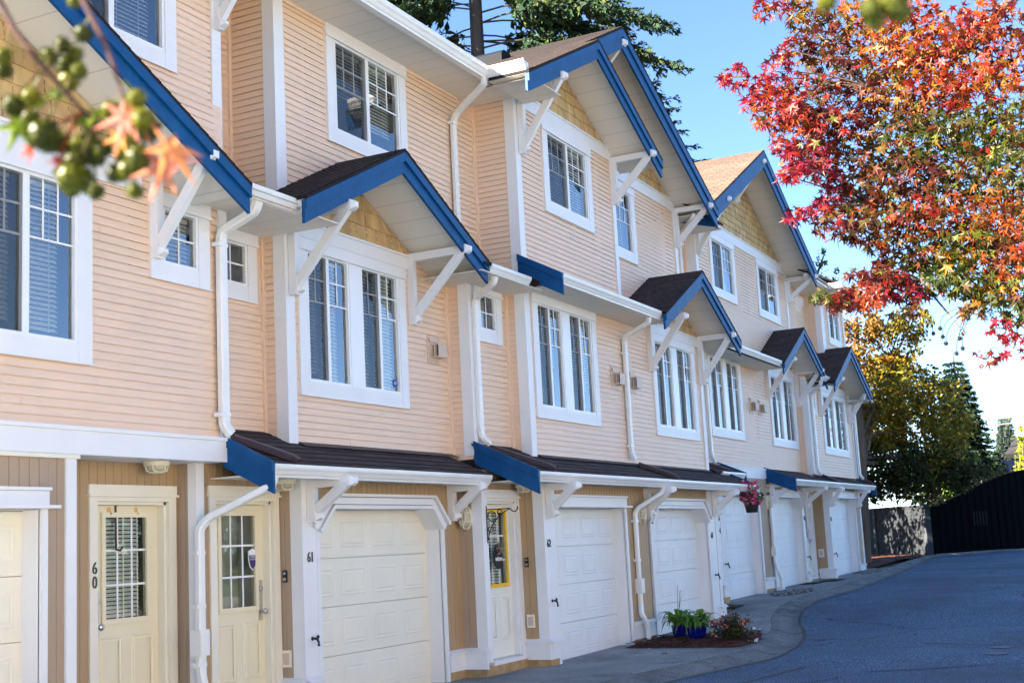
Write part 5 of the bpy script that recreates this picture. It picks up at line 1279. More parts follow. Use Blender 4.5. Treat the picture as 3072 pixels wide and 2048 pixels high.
# ---- leafy background trees ----------------------------------------------------------
def leafy(name, label, base, trunk_r, blobs, n, size, pals, group=None, cat='tree', flat=.7):
    """blobs: (centre, rx, rz, palette index)"""
    o = thing(name, label, cat, base, group); b = Vector(base); t = MB()
    top = Vector(max(blobs, key=lambda q: q[0][2])[0])
    t.tube(bez(b-Vector((0,0,.1)), b*.4+top*.6+Vector((0,0,-.5)), top, 8), [trunk_r*(1-.8*k/8) for k in range(9)], 9)
    for c, rx, rz, pi_ in blobs:
        c = Vector(c); a = b+(top-b)*random.uniform(.35,.7); t.tube(bez(a, (a+c)/2+Vector((0,0,.3)), c, 6), [trunk_r*.35*(1-.7*k/6) for k in range(7)], 6)
    t.build('trunk', M['bark'], o)
    m = MB(); vol = sum(rx*rx*rz for _, rx, rz, _ in blobs)
    for c, rx, rz, pi_ in blobs:
        c = Vector(c); k = int(n*rx*rx*rz/vol)
        subs = [(rnd_dir(), random.uniform(.45,1.)) for _ in range(max(6, k//60))]
        for _ in range(k):
            if random.random() < .8:
                d, r = random.choice(subs); p = c+Vector((d.x*rx*r, d.y*rx*r, d.z*rz*r))+rnd_dir()*random.random()**.5*rx*.28
            else:
                d = rnd_dir(); r = random.random()**.33; p = c+Vector((d.x*rx*r, d.y*rx*r, d.z*rz*r))
            s = size*random.uniform(.6,1.3); nr = (rnd_dir()+Vector((0,0,.4))).normalized(); u = nr.orthogonal().normalized(); u = (Matrix.Rotation(random.uniform(0,6.3),3,nr) @ u); v = nr.cross(u)
            m.face([p-u*s*.5, p-v*s*.28-u*s*.05, p+u*s*.55, p+v*s*.28-u*s*.05], col=jit(random.choice(pals[pi_]), .25))
    m.build('crown', M['leaf'], o); return o
def AD(px, py, d): return tuple(at_depth(px, py, d))
YEL = [(.26,.20,.015),(.18,.165,.015),(.09,.10,.012),(.32,.21,.018)]; ORG = [(.30,.13,.02),(.24,.14,.02),(.16,.09,.012)]; GRN = [(.035,.055,.008),(.05,.08,.01),(.07,.10,.014)]; SHADE_GRN = [(.024,.034,.008),(.034,.048,.01),(.04,.04,.008)]
leafy('maple_tree', 'yellowing leafy tree rising just beyond the end of the terrace, leaves tinted dark green below for shade', (41.96,9.0,ground_z(42)), .22,
      [(AD(2570,950,43),.9,1.0,1),(AD(2600,1060,43),1.2,1.1,1),(AD(2690,1010,43.5),1.1,.9,2),(AD(2740,960,43.5),.7,.6,2),(AD(2640,1180,43),1.6,1.2,0),(AD(2740,1180,43.5),1.5,1.1,0),(AD(2600,1290,43),1.3,1.1,0),(AD(2760,1300,43.5),1.6,1.2,0),(AD(2850,1270,44),1.0,1.0,0),(AD(2640,1400,43),1.6,1.0,3),(AD(2760,1420,43.5),1.6,.9,3),(AD(2870,1400,44),1.1,.9,3),(AD(2600,1480,43),1.0,.6,3)], 24000, .165, [YEL,ORG,[(.20,.14,.02),(.28,.20,.03),(.12,.13,.02)],SHADE_GRN])  # lowest blobs get darker leaf tints that paint in their shade
leafy('broadleaf_tree', 'rounded green tree beside the dark conifer behind the gate', (56,9.6,.6), .2, [(AD(2840,1400,56),1.3,1.0,0),(AD(2960,1450,57),1.2,.45,0),(AD(2890,1470,56),1.3,.6,0),(AD(2790,1450,55),1.4,.9,0)], 6000, .18, [GRN])
leafy('sapling', 'slim bright green sapling lit by sun below the yellow tree', AD(2815,1600,50)[:2]+(.5,), .03, [(AD(2785,1385,50),.28,.5,0),(AD(2815,1420,50),.3,.5,0),(AD(2845,1460,50),.32,.35,0),(AD(2630,1395,42),.2,.25,0)][:3], 420, .16, [[(.30,.42,.03),(.22,.36,.02)]])
leafy('tall_sapling', 'thin dark green treetop showing above the roof of the end house', (44.5,15.0,.5), .16, [(AD(2470,770,50),.28,.35,0),(AD(2462,800,50),.4,.3,0),(AD(2485,830,50),.5,.35,0),(AD(2455,850,50),.45,.35,0),(AD(2505,862,50),.4,.3,0),(AD(2480,900,50),.9,.6,0)], 1100, .15, [[(.05,.09,.03),(.07,.11,.03)]])
leafy('broadleaf_tree', 'unseen leafy tree added behind the end house to shade the fence', (44.5,15.5,.4), .2, [((44.5,15.2,4.6),3.4,3.0,0),((47.5,15.5,4.6),2.4,2.6,0)], 9000, .30, [GRN])  # hidden crown added to keep sun off the fence
leafy('columnar_cypress', 'narrow yellow-green cypress glowing in the sun at the right edge', AD(3068,1560,60)[:2]+(.6,), .12, [(AD(3068,1330,60),.26,.8,0),(AD(3066,1370,60),.34,.9,0),(AD(3068,1420,60),.40,1.0,0),(AD(3068,1480,60),.42,1.0,0)], 2600, .14, [[(.42,.42,.03),(.34,.38,.03),(.26,.32,.02)]])
# ---- conifers -------------------------------------------------------------------------
def fir(name, label, base, H, r0, levels, bough, droop, n_twig, col, tw=(.5,.9), vis=None, lean=(0,0), aspect=.16, smin=.12, bthick=.16):
    o = thing(name, label, 'tree', base, None); b = Vector(base); t = MB(); top = b+Vector((lean[0],lean[1],H))
    t.tube([b-Vector((0,0,.2)), b+(top-b)*.3, b+(top-b)*.6, top], [r0*1.15, r0*.95, r0*.7, r0*.05], 12)
    m = MB(); boughs = []
    for z_, L_, k, a0 in levels:
        for i in range(k):
            a = a0+2*pi*i/k+random.uniform(-.35,.35); L = L_*random.uniform(.75,1.12)*(vis(a, z_) if vis else 1.)
            if L < .1: continue
            p0 = b+(top-b)*((z_+random.uniform(-.4,.4)*(bthick < .1))/H); d = Vector((cos(a),sin(a),0))
            P = [p0+d*L*s+Vector((0,0,(.18*s-droop*s*s)*L)) for s in [q/7 for q in range(8)]]
            t.tube(P, [r0*bthick*(1-.85*q/7)*(L/ (levels[0][1]+.01))**.5+.012 for q in range(8)], 6)
            boughs.append((P, d, L))
    tr = t.build('trunk', M['bark_dark'], o)
    for P, d, L in boughs:
        nt_ = int(n_twig*L)
        for _ in range(nt_):
            s = random.uniform(smin,1)**.8; q = s*7; i = min(6,int(q)); p = P[i]+(P[i+1]-P[i])*(q-i)
            side = Vector((-d.y,d.x,0))*random.choice((-1,1)); l = random.uniform(*tw)*(1.1-.55*s)
            v = (d*random.uniform(.3,.9)+side*random.uniform(.15,1.)+Vector((0,0,random.uniform(-1.1,.15)*droop*1.6))).normalized()
            e = p+v*l+Vector((0,0,-.25*l*droop)); mid = (p+e)/2+Vector((0,0,.07*l))
            c = jit(random.choice(col), .25)
            for (x, y) in ((p,mid),(mid,e)):
                ax = (y-x); w_ = ax.length*aspect*1.6; 
                for _k in range(3):
                    u = ax.normalized().cross(rnd_dir()).normalized()*w_*random.uniform(.6,1.2)
                    f0, f1 = random.uniform(0,.3), random.uniform(.75,1.15)
                    m.face([x+ax*f0, x+ax*(f0+f1)*.5+u, x+ax*f1, x+ax*(f0+f1)*.5-u*.25], col=c)
                # short side needles sprays
                for _k in range(4):
                    f = random.random(); o0 = x+ax*f; dd = (ax.normalized()*.8+rnd_dir()*.9+Vector((0,0,-.25))).normalized()*ax.length*random.uniform(.3,.55); u = dd.cross(rnd_dir()).normalized()*dd.length*.16
                    m.face([o0, o0+dd*.5+u, o0+dd, o0+dd*.5-u], col=c)
    m.build('crown', M['needle'], o); return o
FIR = [(.018,.045,.022),(.028,.06,.03),(.014,.035,.02),(.05,.075,.02)]
def side_boughs(a, z_):
    r = abs(((a+1.108+pi)%(2*pi))-pi); l = abs(((a-2.034+pi)%(2*pi))-pi)
    if r < .85: return 1.05 if z_ > 16.5 else .75
    if l < .85: return .72
    return 0.
c1 = at_depth(1475, 1000, 44); c1.z = .2
lv = [(15.9+.72*k, 6.3-.06*k, 10, .9*k) for k in range(13)]
fir('fir_tree', 'large dark fir whose bare trunk rises behind the roof of the second house', c1, 34, .32, lv, None, .42, 24, FIR, (.6,1.15), side_boughs, (.4,.2), .16, .12, .07)
c2 = at_depth(1890, 1000, 50); c2.z = .3
lv = [(12.0+.5*k, (23.4-12.0-.5*k)*.40, 8, 1.1*k) for k in range(22)]
fir('fir_tree', 'smaller fir standing behind the tallest blue gable, its sprays showing on the right', c2, 23.2, .2, lv, None, .12, 16, FIR, (.45,.8))
c3 = at_depth(2905, 1500, 64); c3.z = .6
lv = [(.8+.30*k, 3.0-.107*k, 11, .8*k) for k in range(28)]
fir('conifer_tree', 'dark pointed conifer behind the overhead wires', c3, 9.6, .2, lv, None, .22, 46, [(.012,.03,.016),(.02,.042,.02),(.028,.05,.02)], (.35,.7))
c4 = at_depth(3040, 1500, 85); c4.z = .7
lv = [(3.0+.24*k, 1.5-.07*k, 8, .8*k) for k in range(20)]
fir('conifer_tree', 'tiny pale conifer tip beyond the neighbouring roof', c4, 8.2, .1, lv, None, .4, 40, [(.05,.08,.06),(.07,.10,.07)], (.35,.6))
# ================================================================ fence, gate, neighbour, wires
def seg_frame(a, b):
    a, b = Vector(a), Vector(b); u = (b-a); L = u.length; u.normalize(); n = Vector((u.y,-u.x,0)); return a, u, n, L
fa, fu, fn, fL = seg_frame((51.2,11.55,.56), (46.80,7.76,.56))
F = thing('block_fence', 'grey split-stone panel fence between the mulch bed and the black gate', 'fence', (49,9.6,.56))
m = MB(); zc = 0.; Hf = 1.80
def FP(u, n, z_): p = fa+fu*u+fn*n; return (p.x,p.y,.52+z_)
def fbox(mm, u0, u1, n0, n1, z0, z1, P=FP):
    A = [P(u0,n0,z0),P(u1,n0,z0),P(u1,n1,z0),P(u0,n1,z0)]; B = [P(u0,n0,z1),P(u1,n0,z1),P(u1,n1,z1),P(u0,n1,z1)]; mm.prism(A, B)
while zc < Hf-.05:
    u = 0.; h = min(.12, Hf-.04-zc)
    while u < fL-.18:
        l = min(random.uniform(.22,.55), fL-.16-u); fbox(m, u+.004, u+l-.004, -.05, random.uniform(.035,.065), zc+.004, zc+h-.004); u += l
    zc += .12
fbox(m, 0, fL-.16, -.06, .03, 0, Hf-.05)
m.build('stone_panel', paint('grey_cast_stone', (.02,.024,.03), .9, .25, 5, .8, 25), F)
m = MB(); fbox(m, fL-.155, fL+.03, -.10, .10, -.1, Hf+.02); fbox(m, fL*.40-.08, fL*.40+.08, -.09, .09, -.1, Hf+.0); m.build('post', M['stone_post'], F) if 'stone_post' in M else m.build('post', paint('grey_concrete_post', (.04,.046,.058), .9, .15, 4), F)
m = MB(); fbox(m, 0, fL-.16, -.08, .085, Hf-.045, Hf+.005); m.build('coping', paint('grey_coping', (.05,.056,.07), .9, .15, 4), F)
ga, gu, gn, gL = seg_frame((47.22,7.72,.56), (54.6,2.45,.6))
G = thing('driveway_gate', 'tall black sheet-metal gate with an arched spiked top', 'gate', (50,5.7,.58))
def GP(u, n, z_): p = ga+gu*u+gn*n; return (p.x,p.y,.56+z_)
def arch(u): t = min(1., u/5.6); return 1.66+1.22*sin(t*pi/2)**1.25
m = MB(); K = 40
for k in range(K):
    u0, u1 = gL*k/K, gL*(k+1)/K
    A = [GP(u0,.0,.06),GP(u1,.0,.06),GP(u1,.0,arch(u1)),GP(u0,.0,arch(u0))]; B = [GP(u0,-.04,.06),GP(u1,-.04,.06),GP(u1,-.04,arch(u1)),GP(u0,-.04,arch(u0))]; m.prism(A, B)
m.build('sheet_panel', M['gate'], G)
m = MB(); m.tube([GP(u,.01,arch(u)) for u in [gL*k/40 for k in range(41)]], .035, 8); m.tube([GP(0,.01,.1),GP(gL,.01,.1)], .035, 8); fbox(m, -.10, .02, -.09, .07, -.1, 1.72, GP); fbox(m, .03, .08, -.01, .03, .08, 1.7, GP)
for u in [.4+.36*k for k in range(19)]: m.tube([GP(u,.02,.1),GP(u,.02,arch(u))], .012, 6)
m.build('gate_frame', M['gate'], G)
for u in [1.6+.24*k for k in range(24)]:
    if u > gL-.1: break
    s = MB(); z0 = arch(u); s.tube([GP(u,0,z0),GP(u,0,z0+.12)], .010, 6); s.tube([GP(u,0,z0+.12),GP(u,0,z0+.155),GP(u,0,z0+.23)], [.012,.034,.003], 6); s.build('spike', M['gate'], G)
m = MB(); 
for k in range(5): fbox(m, 2.0+k*.15, 2.08+k*.15, .012, .03, .95, 1.45, GP)
m.build('vent_grille', paint('grey_grille', (.010,.012,.012), .8, .1, 5, spec=.1), G)
# neighbour's house behind the gate
NB = thing('neighbour_house', 'low house with a grey shingled roof behind the black gate', 'house', (68,8.5,.6))
q0 = at_depth(2836,1500,62); 
def NP(px, py, d): return at_depth(px, py, d)
r = MB(); A, B, C_, D_ = NP(2835,1478,60), NP(3120,1440,60), NP(3100,1375,66), NP(2960,1383,66)
r.face([A,B,C_,D_], uv=[(0,0),(6,0),(5.5,4),(2,4)]); A2, B2, C2, D2 = [p-Vector((0,0,.15)) for p in (A,B,C_,D_)]
r.prism([A2,B2,C2,D2],[p-Vector((0,0,.01)) for p in (A,B,C_,D_)]); r.face([D_,C_,C_+Vector((9,4,-2.2)),D_+Vector((9,4,-2.2))], uv=[(0,0),(6,0),(6,4),(0,4)])
r.build('roof', M['roof_grey'], NB)
wl = MB(); wl.prism([(A.x+.5,A.y+.2,.3),(B.x+.5,B.y,.3),(C_.x+4,C_.y,.3),(D_.x+4,D_.y,.3)], [(A.x+.5,A.y+.2,A.z-.3),(B.x+.5,B.y,B.z-.3),(C_.x+4,C_.y,B.z-.3),(D_.x+4,D_.y,A.z-.3)]); wl.build('wall', paint('grey_stucco', (.3,.28,.26), .9, .1, 2), NB)
G2 = NP(3085,1330,75); H2 = NP(3010,1358,75)
N2 = thing('neighbour_house', 'pale roof corner showing high at the right edge behind the cypress', 'house', (80,9,.6))
r = MB(); I2, J2 = NP(3150,1300,75), NP(3150,1350,72); K2 = NP(3015,1362,72); L2 = NP(3045,1310,78)
r.prism([K2-Vector((0,0,.2)),J2-Vector((0,0,.2)),I2-Vector((0,0,.2)),L2-Vector((0,0,.2))],[K2,J2,I2,L2]); r.build('roof', M['roof_grey'], N2)
wl = MB(); a_, b_ = K2, J2; wl.prism([(a_.x+.3,a_.y,.3),(b_.x+.3,b_.y,.3),(b_.x+6,b_.y,.3),(a_.x+6,a_.y,.3)],[(a_.x+.3,a_.y,a_.z-.35),(b_.x+.3,b_.y,a_.z-.35),(b_.x+6,b_.y,a_.z-.35),(a_.x+6,a_.y,a_.z-.35)]); wl.build('wall', paint('dark_stucco', (.2,.19,.18), .9, .1, 2), N2)
WL = ['topmost of the four thin overhead wires','second of the four thin overhead wires','third of the four thin overhead wires','lowest of the four thin overhead wires','upper of the thick overhead cables','middle thick overhead cable','lowest thick overhead cable','upper faint wire between the tree crowns','lower faint wire between the tree crowns']
for i, (x0, y0, x1, y1, r_) in enumerate([(2836,1158,3072,1131,.009),(2852,1171,3072,1147,.012),(2885,1185,3072,1163,.009),(2890,1200,3072,1178,.012),(2866,1258,3072,1238,.016),(2862,1268,3072,1246,.028),(2898,1281,3072,1264,.022),(2590,973,2760,930,.010),(2600,988,2780,950,.010)]):
    sl_ = (y1-y0)/(x1-x0); r_ *= 2.; m = MB(); xa, xb = (x0-260, 3500) if i < 7 else (2480, 3500); d0, d1 = 80, 62
    pts = []
    for k in range(13):
        x = xa+(xb-xa)*k/12; d = d0+(d1-d0)*k/12; y = y0+sl_*(x-x0)+6*(k/12*(1-k/12))*4*.3; pts.append(at_depth(x, y, d))
    m.tube(pts, r_, 5); tag(m.build('overhead_wire', M['wire']), WL[i], 'wire', 'overhead wires crossing the sky')
# ================================================================ small things on the ground and walls
def blade(m, p, d, l, w, rise, drop, col, n=6, fold=.25):
    """arching strap leaf from p along horizontal direction d"""
    d = Vector(d); d.z = 0; d.normalize(); s = Vector((-d.y,d.x,0)); P = []
    for k in range(n+1):
        t = k/n; c = Vector(p)+d*l*t*(1-.15*t)+Vector((0,0,rise*sin(pi*t*.62)*1.1-drop*t*t*t)); ww = w*sin(pi*min(1,.08+t*.92))**.7
        P.append((c-s*ww+Vector((0,0,ww*fold)), c, c+s*ww+Vector((0,0,ww*fold))))
    for a, b in zip(P, P[1:]):
        m.face([a[0],a[1],b[1],b[0]], col=col); m.face([a[1],a[2],b[2],b[1]], col=tuple(x*1.12 for x in col))
def pot_thing(px, py, r, h, label, seed, nleaf, ll, stalks=0, face=False):
    g = at_ground(px, py); x, y = g.x, g.y; z0 = drive_z(x,y)+.03
    o = thing('flower_pot', label, 'plant pot', (x,y,z0), 'blue glazed pots on the mulch bed')
    m = MB(); m.lathe((x,y,z0),[(r*.74,0),(r*.9,h*.3),(r*.98,h*.75),(r*1.05,h*.92),(r*1.05,h),(r*.93,h),(r*.9,h*.9)],28); m.build('glazed_pot', M['pot_blue'], o, smooth=False)
    s = MB(); s.lathe((x,y,z0),[(r*.9,h*.86),(r*.5,h*.92),(.001,h*.93)],16); s.build('potting_soil', M['mulch'], o)
    f = MB(); rs = random.Random(seed)
    for k in range(nleaf):
        a = rs.uniform(0,2*pi); q = rs.uniform(.4,1.); c = rs.choice([(.10,.22,.02),(.16,.30,.03),(.07,.16,.02),(.22,.34,.05),(.12,.24,.05)])
        blade(f, (x+cos(a)*r*.3, y+sin(a)*r*.3, z0+h*.9), (cos(a),sin(a),0), ll*q, rs.uniform(.014,.032), rs.uniform(.10,.26), rs.uniform(.02,.25), c)
    f.build('foliage', M['leaf'], o)
    for k in range(stalks):
        a = rs.uniform(-1,1); b = MB(); P = bez((x+.02*k-.03,y,z0+h), (x+.05*a,y,z0+h+.25), (x+.10*a+.03*k,y-.03,z0+h+.36+.08*k), 8); b.tube(P, .003, 5)
        for i in range(14):
            t = rs.uniform(.6,1); q = P[min(8,int(t*8))]; e = q+Vector((rs.uniform(-.016,.016),rs.uniform(-.016,.016),rs.uniform(-.005,.02))); b.face([q,q+Vector((.004,0,.006)),e,q+Vector((-.004,0,.006))])
        for i in range(len(b.col)): b.col[i] = (.12,.16,.05)
        b.build('flower_stalk', M['leaf'], o)
    return o, x, y, z0
def flower(m, c, r, col, n=5, up=None):
    c = Vector(c); u = (up or (rnd_dir()+Vector((-.6,-.5,.6)))).normalized(); a0 = u.orthogonal().normalized(); b0 = u.cross(a0)
    for k in range(n):
        a = 2*pi*k/n; e = a0*cos(a)+b0*sin(a); f = a0*cos(a+1.25)+b0*sin(a+1.25); g = a0*cos(a+.62)+b0*sin(a+.62)
        m.face([c, c+e*r*.8+u*r*.15, c+g*r*1.15+u*r*.1, c+f*r*.8+u*r*.15], col=jit(col,.06))
pot_thing(2040, 1922, .115, .19, 'small blue glazed pot with a spiky hosta and thin flower stalks', 3, 60, .42, 4)
o2, x2, y2, z2 = pot_thing(2093, 1929, .15, .19, 'wider blue glazed pot with striped hosta and white blooms', 5, 66, .44)
m = MB()
for k in range(7): flower(m, (x2+random.uniform(-.17,.17), y2+random.uniform(-.2,0), z2+random.uniform(.2,.34)), .035, (.80,.78,.80))
for k in range(260):
    p = Vector((x2+random.uniform(-.17,.17), y2+random.uniform(-.17,.12), z2+random.uniform(.17,.33))); u = rnd_dir()*.022; v = rnd_dir()*.014; m.face([p-u,p-v,p+u,p+v], col=jit((.05,.10,.02)))
m.build('white_blooms', M['petal'], o2)
# the flowering shrub at the tip of the bed
g = at_ground(2205, 1935); SHB = thing('flowering_shrub', 'low bushy shrub with russet blooms at the tip of the mulch bed', 'shrub', (g.x,g.y,g.z), None)
m = MB(); st = MB(); bl = MB()
for k in range(46):
    a = random.uniform(0,2*pi); r = random.uniform(.05,.40); tip = Vector((g.x+cos(a)*r*1.05, g.y+sin(a)*r*.8, g.z+random.uniform(.22,.50)*(1.12-r))); st.tube(bez((g.x+cos(a)*.04,g.y+sin(a)*.04,g.z), (g.x+cos(a)*r*.4,g.y+sin(a)*r*.4,tip.z*.7+g.z*.3), tip, 5), .004, 5)
    for q in range(46):
        p = Vector((g.x,g.y,g.z+.05))*(1-random.random()**.6)+tip*1.0; t = random.random()**.5; p = Vector((g.x+cos(a)*.04,g.y+sin(a)*.04,g.z+.04))*(1-t)+tip*t+rnd_dir()*.06
        u = rnd_dir()*random.uniform(.014,.03); v = rnd_dir()*.011; m.face([p-u,p-v,p+u,p+v], col=jit(random.choice([(.06,.07,.02),(.10,.10,.03),(.13,.07,.03),(.05,.06,.02)]),.25))
    if k % 2 == 0:
        for q in range(5): flower(bl, tip+rnd_dir()*.04, .022, random.choice([(.36,.08,.05),(.48,.20,.12),(.30,.03,.05),(.42,.26,.16)]))
st.build('stems', M['twig'], SHB); m.build('foliage', M['leaf'], SHB); bl.build('blooms', M['petal'], SHB)
def bedding(px, py, n, label, r=.03):
    g = at_ground(px, py); o = thing('white_flowers', label, 'flower', (g.x,g.y,g.z), 'white bedding flowers on the mulch'); b = MB(); f = MB()
    for k in range(n):
        c = (g.x+random.uniform(-.07,.07), g.y+random.uniform(-.07,.07), g.z+random.uniform(.05,.11)); b.tube([(c[0],c[1],g.z),c], .003, 4); flower(f, c, r, (.80,.80,.82))
        for q in range(5):
            p = Vector((c[0],c[1],g.z+.04))+rnd_dir()*.04; u = rnd_dir()*.025; v = rnd_dir()*.015; b.face([p-u,p-v,p+u,p+v])
    for i in range(len(b.col)): b.col[i] = (.06,.12,.02)
    b.build('stems', M['leaf'], o); f.build('blooms', M['petal'], o)
bedding(2136, 1930, 2, 'two white blooms lying between the wide blue pot and the shrub', .042); bedding(2262, 1938, 4, 'white blooms at the front foot of the shrub'); bedding(2268, 1905, 5, 'white blooms beside the shrub on the kerb side')
# hanging basket
bp = at_y(2254, 1503, 7.16); HB = thing('hanging_basket', 'black hanging pot of pink flowers below the right end of the low roof', 'hanging basket', bp)
m = MB(); m.lathe((bp.x,bp.y,bp.z-.21),[(.105,0),(.125,.10),(.145,.19),(.152,.20),(.152,.225),(.135,.225),(.13,.19)],20); m.build('pot', M['black_plastic'], HB)
m = MB(); hk = (bp.x,bp.y,2.44); m.tube([hk,(bp.x,bp.y,bp.z+.36)], .004, 5)
for a in (0.3,2.4,4.5): m.tube([(bp.x,bp.y,bp.z+.36),(bp.x+.145*cos(a),bp.y+.145*sin(a),bp.z)], .003, 5)
m.build('hanger_wire', M['black'], HB)
f = MB(); b = MB()
for k in range(420):
    d = rnd_dir(); r = random.random()**.4; p = Vector((bp.x+d.x*r*.24, bp.y+d.y*r*.24, bp.z+.08+d.z*r*.14)); u = rnd_dir()*random.uniform(.02,.035); v = rnd_dir()*.018; b.face([p-u,p-v,p+u,p+v], col=jit(random.choice([(.05,.11,.02),(.08,.15,.03),(.035,.08,.015)])))
for k in range(46):
    a = random.uniform(0,2*pi); tip = Vector((bp.x-.10+random.uniform(-.22,.14), bp.y+random.uniform(-.2,.15), bp.z+random.uniform(-.06,.36))); b.tube(bez((bp.x,bp.y,bp.z), (tip.x*.5+bp.x*.5,tip.y*.5+bp.y*.5,tip.z+.05), tip, 4), .0028, 4)
    for q in range(6): flower(f, tip+rnd_dir()*.03, .024, random.choice([(.62,.05,.16),(.70,.16,.26),(.55,.03,.10),(.66,.28,.30)]))
for i in range(len(b.col)):
    if b.col[i] is None: b.col[i] = (.06,.10,.03)
b.build('foliage', M['leaf'], HB); f.build('blooms', M['petal'], HB)
# scroll bracket for a hanging plant beside door 62 and the welcome sign
m = MB(); X0, Y0, Z0 = 14.755, 7.846, 1.6+at_y(1440,1525,7.84).z-1.6
zt = at_y(1441,1528,7.84).z; 
P = lambda n, z_: (X0, Y0-n, zt+z_)
m.tube([P(.0,.05),P(.0,-.42)], .008, 6); m.tube([P(0,0),P(.33,0),P(.37,-.035),P(.41,-.045),P(.44,-.02),P(.445,.02)], .008, 6)
m.tube(bez(P(.01,-.38), P(.05,-.12), P(.33,-.005), 10), .007, 6)
for (n_, z_, r_) in ((.075,-.085,.06),(.19,-.04,.032),(.05,-.25,.035)): m.tube([P(n_+r_*cos(t), z_+r_*sin(t)) for t in [2*pi*k/14 for k in range(15)]], .006, 5)
m.build('plant_hanger', M['black'], H62)
ws = at_y(1488, 1668, 7.985); ws.x = 15.27
WS = thing('welcome_sign', 'dark oval welcome sign with a spray of pale leaves, hung on the glass', 'sign', ws)
m = MB(); m.lathe((ws.x,ws.y,ws.z),[(.125,0),(.125,.012)],28,'y',1,1.32); m.build('board', M['sign_board'], WS)
text_mesh('lettering', 'welcome', .095, (ws.x,ws.y-.016,ws.z-.03), M['white_vinyl'], WS, sx=.62, shear=.25, ext=.002, space=.9)
m = MB(); m.tube([(ws.x-.06,ws.y-.006,ws.z+.15),(ws.x,ws.y-.006,ws.z+.36),(ws.x+.06,ws.y-.006,ws.z+.15)], .003, 5); m.ball((ws.x,ws.y-.008,ws.z+.36), .012, 8, 5); m.build('string', M['white_vinyl'], WS)
m = MB()
for k in range(60):
    a = random.uniform(0,2*pi); r = random.uniform(0,.09); p = Vector((ws.x+.02+cos(a)*r*1.2, ws.y-.02-random.uniform(0,.03), ws.z+.10+sin(a)*r)); u = (rnd_dir()+Vector((0,-.3,0)))*random.uniform(.02,.036); v = rnd_dir()*.014; m.face([p-u,p-v,p+u,p+v], col=jit(random.choice([(.30,.34,.22),(.45,.40,.32),(.18,.25,.14),(.40,.25,.20)])))
m.build('leaf_spray', M['petal'], WS)
HG = thing('hedge', 'clipped green hedge across the street, added unseen to darken window reflections', 'hedge', (35,-13,0))  # out-of-view hedge added to cut the bright horizon in low windows
hb = MB()
for k in range(5200):
    p = Vector((random.uniform(15.5,62), -13+random.uniform(-.8,.8), random.uniform(.1,3.4))); u = rnd_dir()*.22; v = rnd_dir()*.16; hb.face([p-u,p-v,p+u,p+v], col=jit((.05,.085,.015)))
hb.build('foliage', M['leaf'], HG)
# mats, covers, litter
def mat_thing(px, py, w, d, label):
    g = at_ground(px, py); o = MB(); z0 = drive_z(g.x,g.y); o.box(g.x-w/2,g.x+w/2,g.y-d/2,g.y+d/2,z0+.003,z0+.018); return tag(o.build('doormat', M['mat'], None), label, 'doormat', 'doormats on the driveway')
M['mat'] = ground_mat('dark_rubber_mat', [(.3,(.012,.012,.012)),(.7,(.03,.028,.026))], 4, 160, 1.)
mat_thing(2437, 1753, .8, .38, 'nearer of two dark doormats before the far end doors'); mat_thing(2500, 1745, 1.1, .42, 'longer dark doormat beside the last garage door'); mat_thing(2190, 1823, .9, .5, 'worn dark mat at the recessed door of number 64')
for i, (px, py) in enumerate([(3005,1941),(2990,1960)]):
    g = at_ground(px, py); o = MB(); z0 = ground_z(g.x)
    for k in range(28):
        a0, a1 = 2*pi*k/28, 2*pi*(k+1)/28
        for r0, r1, hh in ((.125,.14,.010),(.0,.122,.006)):
            o.face([(g.x+r0*cos(a0),g.y+r0*sin(a0),z0+hh),(g.x+r1*cos(a0),g.y+r1*sin(a0),z0+hh),(g.x+r1*cos(a1),g.y+r1*sin(a1),z0+hh),(g.x+r0*cos(a1),g.y+r0*sin(a1),z0+hh)])
    tag(o.build('valve_cover', M['valve']), ['farther of two round pale valve covers in the road','nearer of two round pale valve covers in the road'][i], 'valve cover', 'valve covers in the road')
LIT = ['white scrap lying in front of the mulch bed','small white scrap nearest the second garage','thin pale stick near the mulch bed','dark leaf on the driveway by the mulch bed']
for i, (px, py, l, w_, c) in enumerate([(1952,1955,.10,.035,(.75,.76,.80)),(1911,1974,.06,.03,(.7,.7,.72)),(2012,1960,.09,.015,(.40,.36,.30)),(1995,1970,.08,.02,(.06,.05,.04))]):
    g = at_ground(px, py); o = MB(); z0 = drive_z(g.x,g.y)+.008; a = random.uniform(0,3)
    u = Vector((cos(a),sin(a),0))*l/2; v = Vector((-sin(a),cos(a),0))*w_/2; c0 = Vector((g.x,g.y,z0)); o.face([c0-u-v,c0+u-v*.4+Vector((0,0,.01)),c0+u+v,c0-u*.6+v+Vector((0,0,.012))], col=c); tag(o.build('litter', M['petal']), LIT[i], 'litter')
lf = MB()
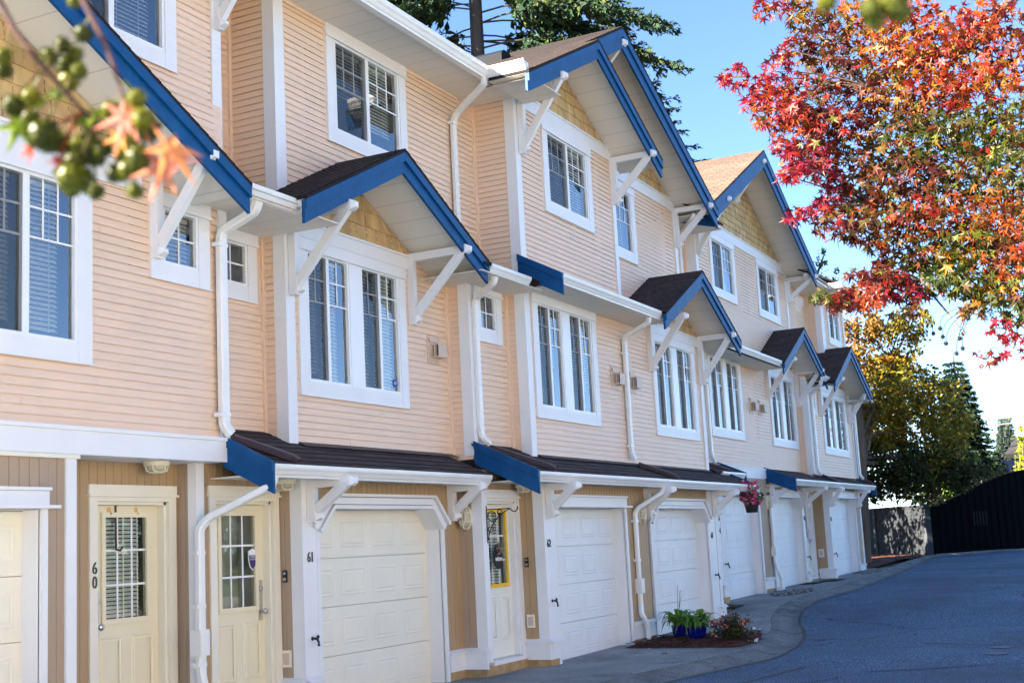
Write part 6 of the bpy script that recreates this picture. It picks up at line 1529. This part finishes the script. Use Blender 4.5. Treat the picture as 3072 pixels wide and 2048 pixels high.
for k in range(260):
    x = random.uniform(13,46); y = random.uniform(1.5,8.0) if random.random() < .5 else smooth(SEAM,x)+random.uniform(-.5,.8)
    if y > smooth(INNER,x)+.6: continue
    z0 = drive_z(x,y) if y > smooth(INNER,x) else ground_z(x)+.02; leaf_star(lf, (x,y,z0+.012), random.uniform(.05,.09), (random.uniform(-.3,.3),random.uniform(-.3,.3),1), rnd_dir(), jit(random.choice([(.10,.05,.03),(.20,.08,.03),(.06,.05,.04),(.26,.14,.05)])), .2)
tag(lf.build('fallen_leaves', M['leaf']), kind='stuff')
# roof vent on the ridge of the second house
rv = at_depth(1480, 162, 20.6)
o = MB(); q = at_y(1480, 170, 9.2); 
o.prism_y([(q.x-.20,q.z-.30),(q.x+.20,q.z-.30),(q.x+.20,q.z-.04),(q.x+.10,q.z+.03),(q.x-.10,q.z+.03),(q.x-.20,q.z-.04)], q.y-.25, q.y+.35); o.build('roof_vent', M['vent_metal'], H62)
# ---- the terrace across the street (behind the camera, seen in the windows) -------------
OT = thing('opposite_house', 'cream house row across the street, seen only in window reflections', 'house', (10,-15,0))
for k in range(3):
    x0 = -27+14*k; m = MB(); m.box(x0, x0+13.4, -24, -14, -.1, 7.6); m.prism_x([(-24,7.6),(-19,10.2),(-14,7.6)], x0, x0+13.4); m.build('wall', M['opp_wall'], OT)
    r = MB(); r.prism_x([(-24.5,7.35),(-19,10.25),(-13.4,7.35),(-13.4,7.28),(-19,10.17),(-24.5,7.28)], x0-.2, x0+13.6); r.build('roof', M['roof'], OT)
    for j in range(4):
        w_ = MB(); xx = x0+.9+3.2*j; w_.box(xx,xx+1.7,-13.99,-13.94,3.3,5.0); w_.build('window', M['opp_win'], OT); w_ = MB(); w_.box(xx,xx+2.4,-13.99,-13.93,0,2.1); w_.build('garage_door', M['opp_wall'], OT)
strip('driveway', lambda x: -14.0, lambda x: -7.01, M['concrete'])
for k, (x, y) in enumerate([(2,-9.5),(15,-10.5),(25,-10.0),(36,-12.5),(52,-11)]):
    leafy('street_tree', 'autumn tree across the street, seen only in window reflections', (x,y,0), .14, [((x,y,4.6),2.0,1.8,k%2),((x+1,y,5.6),1.5,1.3,k%2),((x-1,y+.4,3.9),1.5,1.2,1)], 2200, .34, [YEL, GRN], 'trees across the street')
